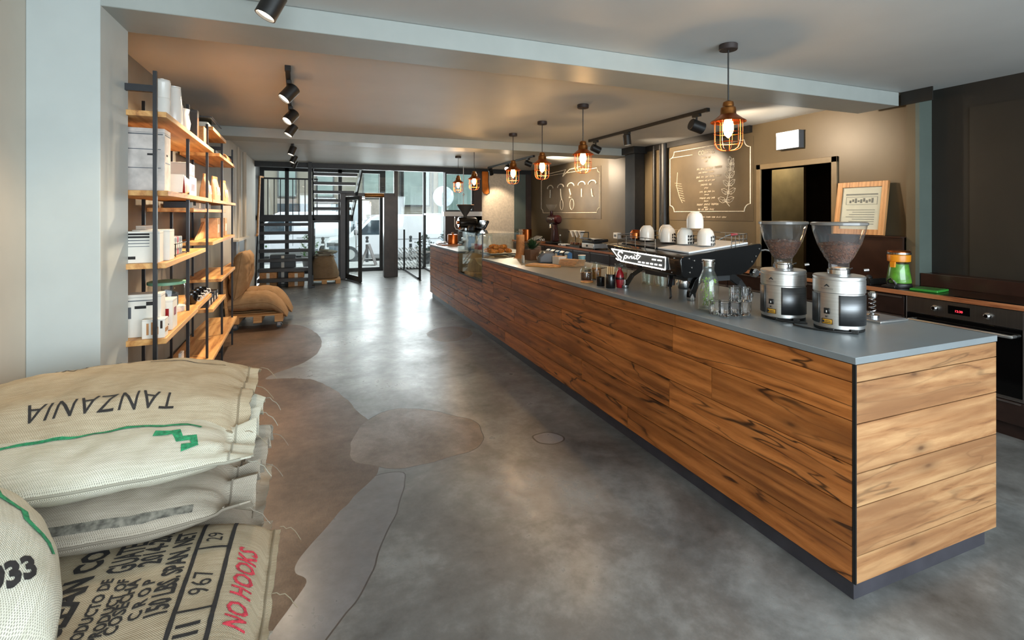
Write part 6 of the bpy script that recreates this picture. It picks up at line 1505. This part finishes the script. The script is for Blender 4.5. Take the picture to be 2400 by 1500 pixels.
# ================================================================ STREET OUTSIDE
M_pave = pm('pale_paving', C(196,196,192), .8, var=.05, vscale=3)
M_asph = pm('street_asphalt', C(150,150,150), .85, var=.05, vscale=4)
M_fac = pm('facade_panel', C(150,143,128), .7, var=.04, vscale=1.5)
M_fac2 = pm('facade_panel_green', C(112,136,128), .6, var=.06, vscale=1.5)
M_facdark = pm('facade_dark_metal', C(92,94,92), .5)
M_van = pm('van_white_paint', C(238,239,241), .25, var=.01, coat=.3)
M_carglass = pm('car_glass_dark', C(46,64,74), .06, var=.2, vscale=3)
M_tyre = pm('tyre_rubber', C(24,24,25), .8)
M_facglass = pm('facade_glass', C(140,156,150), .12, var=.15, vscale=.8)
M_tail = pm('tail_lamp_red', C(214,110,100), .3)
struct('pavement', box(-14,13.62,-.22, 20,17.6,-.12), M_pave)
struct('street', box(-14,17.6,-.36, 20,24.4,-.33), M_asph)
struct('pavement_far', box(-14,24.4,-.36, 20,26.0,-.25), M_pave)
# facade across the street
bl = thing('building', 'beige panelled building with tall windows across the street', 'building', (0,26,-.3))
MB().box(-14,0,0,20,.5,9).build('wall', M_fac, bl)
x = -9.6; k = 0
while x < 16:
    MB().box(x-.05,-.03,0,x+.05,-.001,9).build('panel_joint', M_facdark, bl); x += 1.7
for k, x in enumerate((-8.6,-6.9,-5.2,-3.5,-1.8,-.1,2.1,3.0)):
    f = MB().box(x,-.12,2.6,x+.85,-.001,4.6).build('window', M_facdark, bl); MB().box(x+.07,-.125,2.67,x+.78,-.1205,4.53).build('pane', M_facglass, f)
    MB().box(x,-.10,1.4,x+.85,-.001,2.55).build('spandrel', pm('spandrel_%d' % k, C(168-6*(k % 3),158-4*(k % 3),146), .6), bl)
f = MB().box(4.05,-.4,2.2,5.5,-.001,4.6).build('bay_window', M_black, bl); MB().box(4.12,-.41,2.28,5.43,-.401,4.5).build('pane', M_facglass, f)
MB().box(6.0,-.06,.2,8.0,-.001,5.4).build('green_shutter', M_fac2, bl); MB().box(8.6,-.06,.2,9.2,-.001,5.4).build('green_shutter', M_fac2, bl)
for k, z in enumerate((.5,1.2)): MB().box(-9,-.05,z,3.6,-.0405,z+.3).build('plinth_band', M_facdark, bl)
for k in range(5): MB().box(-9+2.4*k,-.14,.1,-7.6+2.4*k,-.051,2.3).build('shop_window', M_carglass, bl)
MB().lathe([(.10,0),(.13,.08),(.10,.16)], (6.3,-.6,2.6), 14).build('wall_lamp', M_whitepaint, bl)
# second white building / light structure at far right
b2 = thing('tall_building', 'pale bluish tower block with balconies seen beyond the street on the right', 'building', (11.5,30,-.3))
MB().box(-1.2,0,0,.6,3,12).build('tower', pm('tower_pale_blue', C(150,166,182), .6), b2); MB().box(1.2,-1,0,5,3,12).build('block', pm('tower_brown', C(104,92,78), .7), b2)
for k in range(10): MB().box(-2.6,-.4,1.0+.8*k,-1.25,.2,1.35+.8*k).build('balcony', (M_fac,M_copper,M_fac2)[k % 3], b2)
# vans and car
def van(name, label, loc, L=4.6, H=1.82, flip=1, colour=None):
    """profile along x (front at -x), extruded across y"""
    t = thing(name, label, 'van', loc)
    W2 = .93; c = colour or M_van
    prof = [(-L/2,.35),(-L/2+.02,.72),(-L/2+.18,.90),(-L/2+.95,1.02),(-L/2+1.55,H-.18),(-L/2+1.85,H-.03),(L/2-.35,H),(L/2-.10,H-.08),(L/2,H-.5),(L/2,.38),(L/2-.06,.28),(-L/2+.1,.26)]
    mb = MB(); nn = len(prof)
    secs = [(-W2+.10,.0),(-W2,.06),(-W2,.06),(W2,.06),(W2-.1,.0)]
    mb.prism(prof, 'y', -W2, W2); mb.build('body', c, t, bevel=.09, seg=3)
    for s in (-1,):
        y = s*(W2+.003)
        MB().prism([(-L/2+1.10,1.05),(-L/2+1.62,H-.24),(-L/2+2.05,H-.24),(-L/2+2.05,1.05)], 'y', y, y+.012*-s).build('side_window', M_carglass, t)
        MB().prism([(-L/2+2.12,1.05),(-L/2+2.12,H-.24),(-L/2+2.32,H-.24),(-L/2+2.32,1.05)], 'y', y, y+.012).build('side_window', M_carglass, t)
        MB().box(-L/2+2.35,y-.004,.55,-L/2+2.365,y+.01,H-.2).box(-L/2+1.08,y-.004,.5,-L/2+1.095,y+.01,1.05).box(-L/2+2.5,y-.012,.86,L/2-.3,y+.01,.875).build('door_line', M_grey, t)
        MB().box(-L/2+2.1,y-.03,.98,-L/2+2.25,y-.001,1.01).build('door_handle', M_black, t)
        for xx in (-L/2+.85, L/2-.95):
            w = MB().lathe([(.17,-.1),(.31,-.1),(.325,-.08),(.325,.08),(.31,.1)], (xx, s*(W2-.10), .3255), 24, 0, Matrix.Rotation(pi/2,3,'X')).build('wheel', M_tyre, t)
            MB().lathe([(.0,.101),(.16,.1015),(.18,.11),(.19,.12)], (xx, s*(W2-.10), .3255), 20, 0, Matrix.Rotation(pi/2,3,'X')).build('hubcap', M_steel, w)
            MB().lathe([(.31,-.1),(.325,-.08),(.325,.08),(.31,.1)], (xx, -s*(W2-.10), .3255), 24, 0, Matrix.Rotation(pi/2,3,'X')).build('wheel', M_tyre, t)
    MB().box(-L/2+1.0,-W2-.16,1.05,-L/2+1.12,-W2-.005,1.25).build('mirror', M_black, t, bevel=.03)
    MB().box(L/2-.05,-W2-.004,.75,L/2-.005,-W2+.03,1.0).build('tail_lamp', M_tail, t); MB().box(-L/2+.05,-W2-.004,.62,-L/2+.35,-W2+.01,.78).build('head_lamp', M_chrome, t)
    MB().box(-L/2-.02,-W2+.02,.3,-L/2+.3,-W2-.008,.42).box(L/2-1.9,-W2-.008,.30,L/2-1.3,-W2+.01,.40).build('bumper', M_grey, t)
    return t
v0 = van('delivery_van', 'long white van parked outside behind the dark entrance column', (2.75,20.2,-.33), 5.0, 1.84)
v1 = van('parked_van', 'second white van seen through the glass left of the entrance door', (-1.0,22.7,-.33), 4.6, 1.95)
t = thing('parked_car', 'pale parked car low behind the window left of the door', 'car', (-4.2,19.6,-.33))
MB().prism([(-2.1,.3),(-2.05,.75),(-1.2,.85),(-.6,1.35),(.9,1.38),(1.6,.95),(2.1,.85),(2.12,.35)], 'y', -.85, .85).build('body', pm('car_silver_blue', C(168,182,196), .25, coat=.4), t, bevel=.08, seg=3)
MB().prism([(-1.05,.90),(-.52,1.29),(.85,1.31),(1.38,.92)], 'y', -.858, -.845).build('side_window', M_carglass, t)
for xx in (-1.35,1.35): MB().lathe([(.18,-.1),(.31,-.08),(.31,.08),(.18,.1)], (xx,-.78,.31), 20, 0, Matrix.Rotation(pi/2,3,'X')).build('wheel', M_tyre, t)
for xx in (-1.35,1.35): MB().lathe([(.18,-.1),(.31,-.08),(.31,.08),(.18,.1)], (xx,.78,.31), 20, 0, Matrix.Rotation(pi/2,3,'X')).build('wheel', M_tyre, t)
# pavement furniture
t = thing('pavement_sign', 'folding A shaped board standing outside the open door', 'sign', (1.50,16.2,-.12), radians(-15))
for s in (-1,1): MB().obox((s*.12,0,.33),(.02,.42,.70),('Y',-s*.33)).build('leg_panel', M_alu, t)
MB().cyl((0,-.21,.66),(0,.21,.66),.012).build('hinge', M_chrome, t); MB().box(-.13,-.01,.2,.13,.01,.215).build('spreader', M_chrome, t)
for k, (x, y, lab) in enumerate(((.15,17.2,'short black bollard on the pavement left of the entrance'),(1.55,17.3,'grey bollard on the pavement behind the A shaped board'),(3.0,17.2,'black bollard on the pavement beyond the striped glass on the right'))):
    t = thing('bollard', lab, 'bollard', (x, y, -.12), 0, 'pavement bollards'); MB().lathe([(.05,0),(.05,.72),(.035,.74),(.035,.78),(.055,.80),(.05,.86),(0,.88)], n=16).build('post', M_dgrey, t); MB().lathe([(.0515,.6),(.0515,.66)], n=16).build('band', M_whitepaint, t)
def bush(name, label, x, y, z, w, h, mat, seed, group='planting outside the windows', pot=True):
    t = thing(name, label, 'plant', (x, y, z), 0, group); rnd = random.Random(seed)
    if pot: MB().lathe([(.16,0),(.22,.35),(.20,.35),(0,.33)], n=20).build('planter', M_dgrey, t)
    mb = MB(); z0 = .32 if pot else 0
    for k in range(240):
        a = rnd.uniform(0,2*pi); q = rnd.random()**.5; ph = rnd.random()
        c = Vector((w*q*cos(a)*sin(pi*(.15+.8*ph)), w*q*sin(a)*sin(pi*(.15+.8*ph)), z0+h*ph))
        d = Vector((rnd.gauss(0,1),rnd.gauss(0,1),rnd.gauss(0,.6))).normalized(); s = d.cross(Vector((.1,.2,1))).normalized()*.035; L = .10
        mb.add([c-d*L*.5, c+s, c+d*L*.5, c-s], [(0,1,2,3)])
    tag(mb.build('foliage', mat, t, fixn=False), kind='stuff'); return t
bush('shrub', 'green shrub outside behind the upper treads of the lower stair flight', -1.75, 15.4, -.12, .42, 1.25, M_leaf, 1)
bush('shrub', 'small green shrub outside left of the entrance door', -.25, 16.2, -.12, .30, .75, M_leaf, 2)
bush('shrub', 'dark green plant outside behind the rail posts', 3.25, 16.0, -.12, .35, .62, M_leaf_dark, 3)
bush('shrub', 'leafy plant outside beyond the bar end', 4.1, 16.4, -.12, .35, .8, M_leaf_dark, 4)
t = thing('outdoor_bench', 'grey bench with dark ends on the pavement beyond the striped glass', 'bench', (3.7,15.4,-.12))
for k in range(3): MB().box(-.9,-.2+.14*k,.42,.9,-.09+.14*k,.45).build('seat_slat', M_alu, t)
for x in (-.75,.75): MB().box(x-.04,-.2,0,x+.04,.2,.419).build('leg', M_dgrey, t)
t = thing('round_street_sign', 'pale round sign on a square post outside, above the bar end', 'sign', (4.2,17.4,-.12))
MB().cyl((0,0,0),(0,0,1.9),.07).build('post', pm('sign_pale_blue', C(196,214,224), .4), t); MB().lathe([(.36,-.03),(.38,0),(.36,.03)], (0,-.05,2.25), 32, 0, Matrix.Rotation(pi/2,3,'X')).build('disc', pm('sign_disc_pale', C(214,226,232), .4), t); MB().box(-.04,-.10,1.95,.04,-.085,2.4).build('needle', M_fac2, t)
t = thing('trash_bin', 'blue grey bin on the pavement behind the standing sack', 'bin', (.55,15.2,-.12)); MB().prism([(-.25,-.2),(.25,-.2),(.25,.2),(-.25,.2)], 'z', 0, .72).build('bin_body', pm('bin_blue_grey', C(96,112,126), .5), t, bevel=.02); MB().box(-.27,-.22,.721,.27,.22,.77).build('lid', M_dgrey, t, bevel=.01)
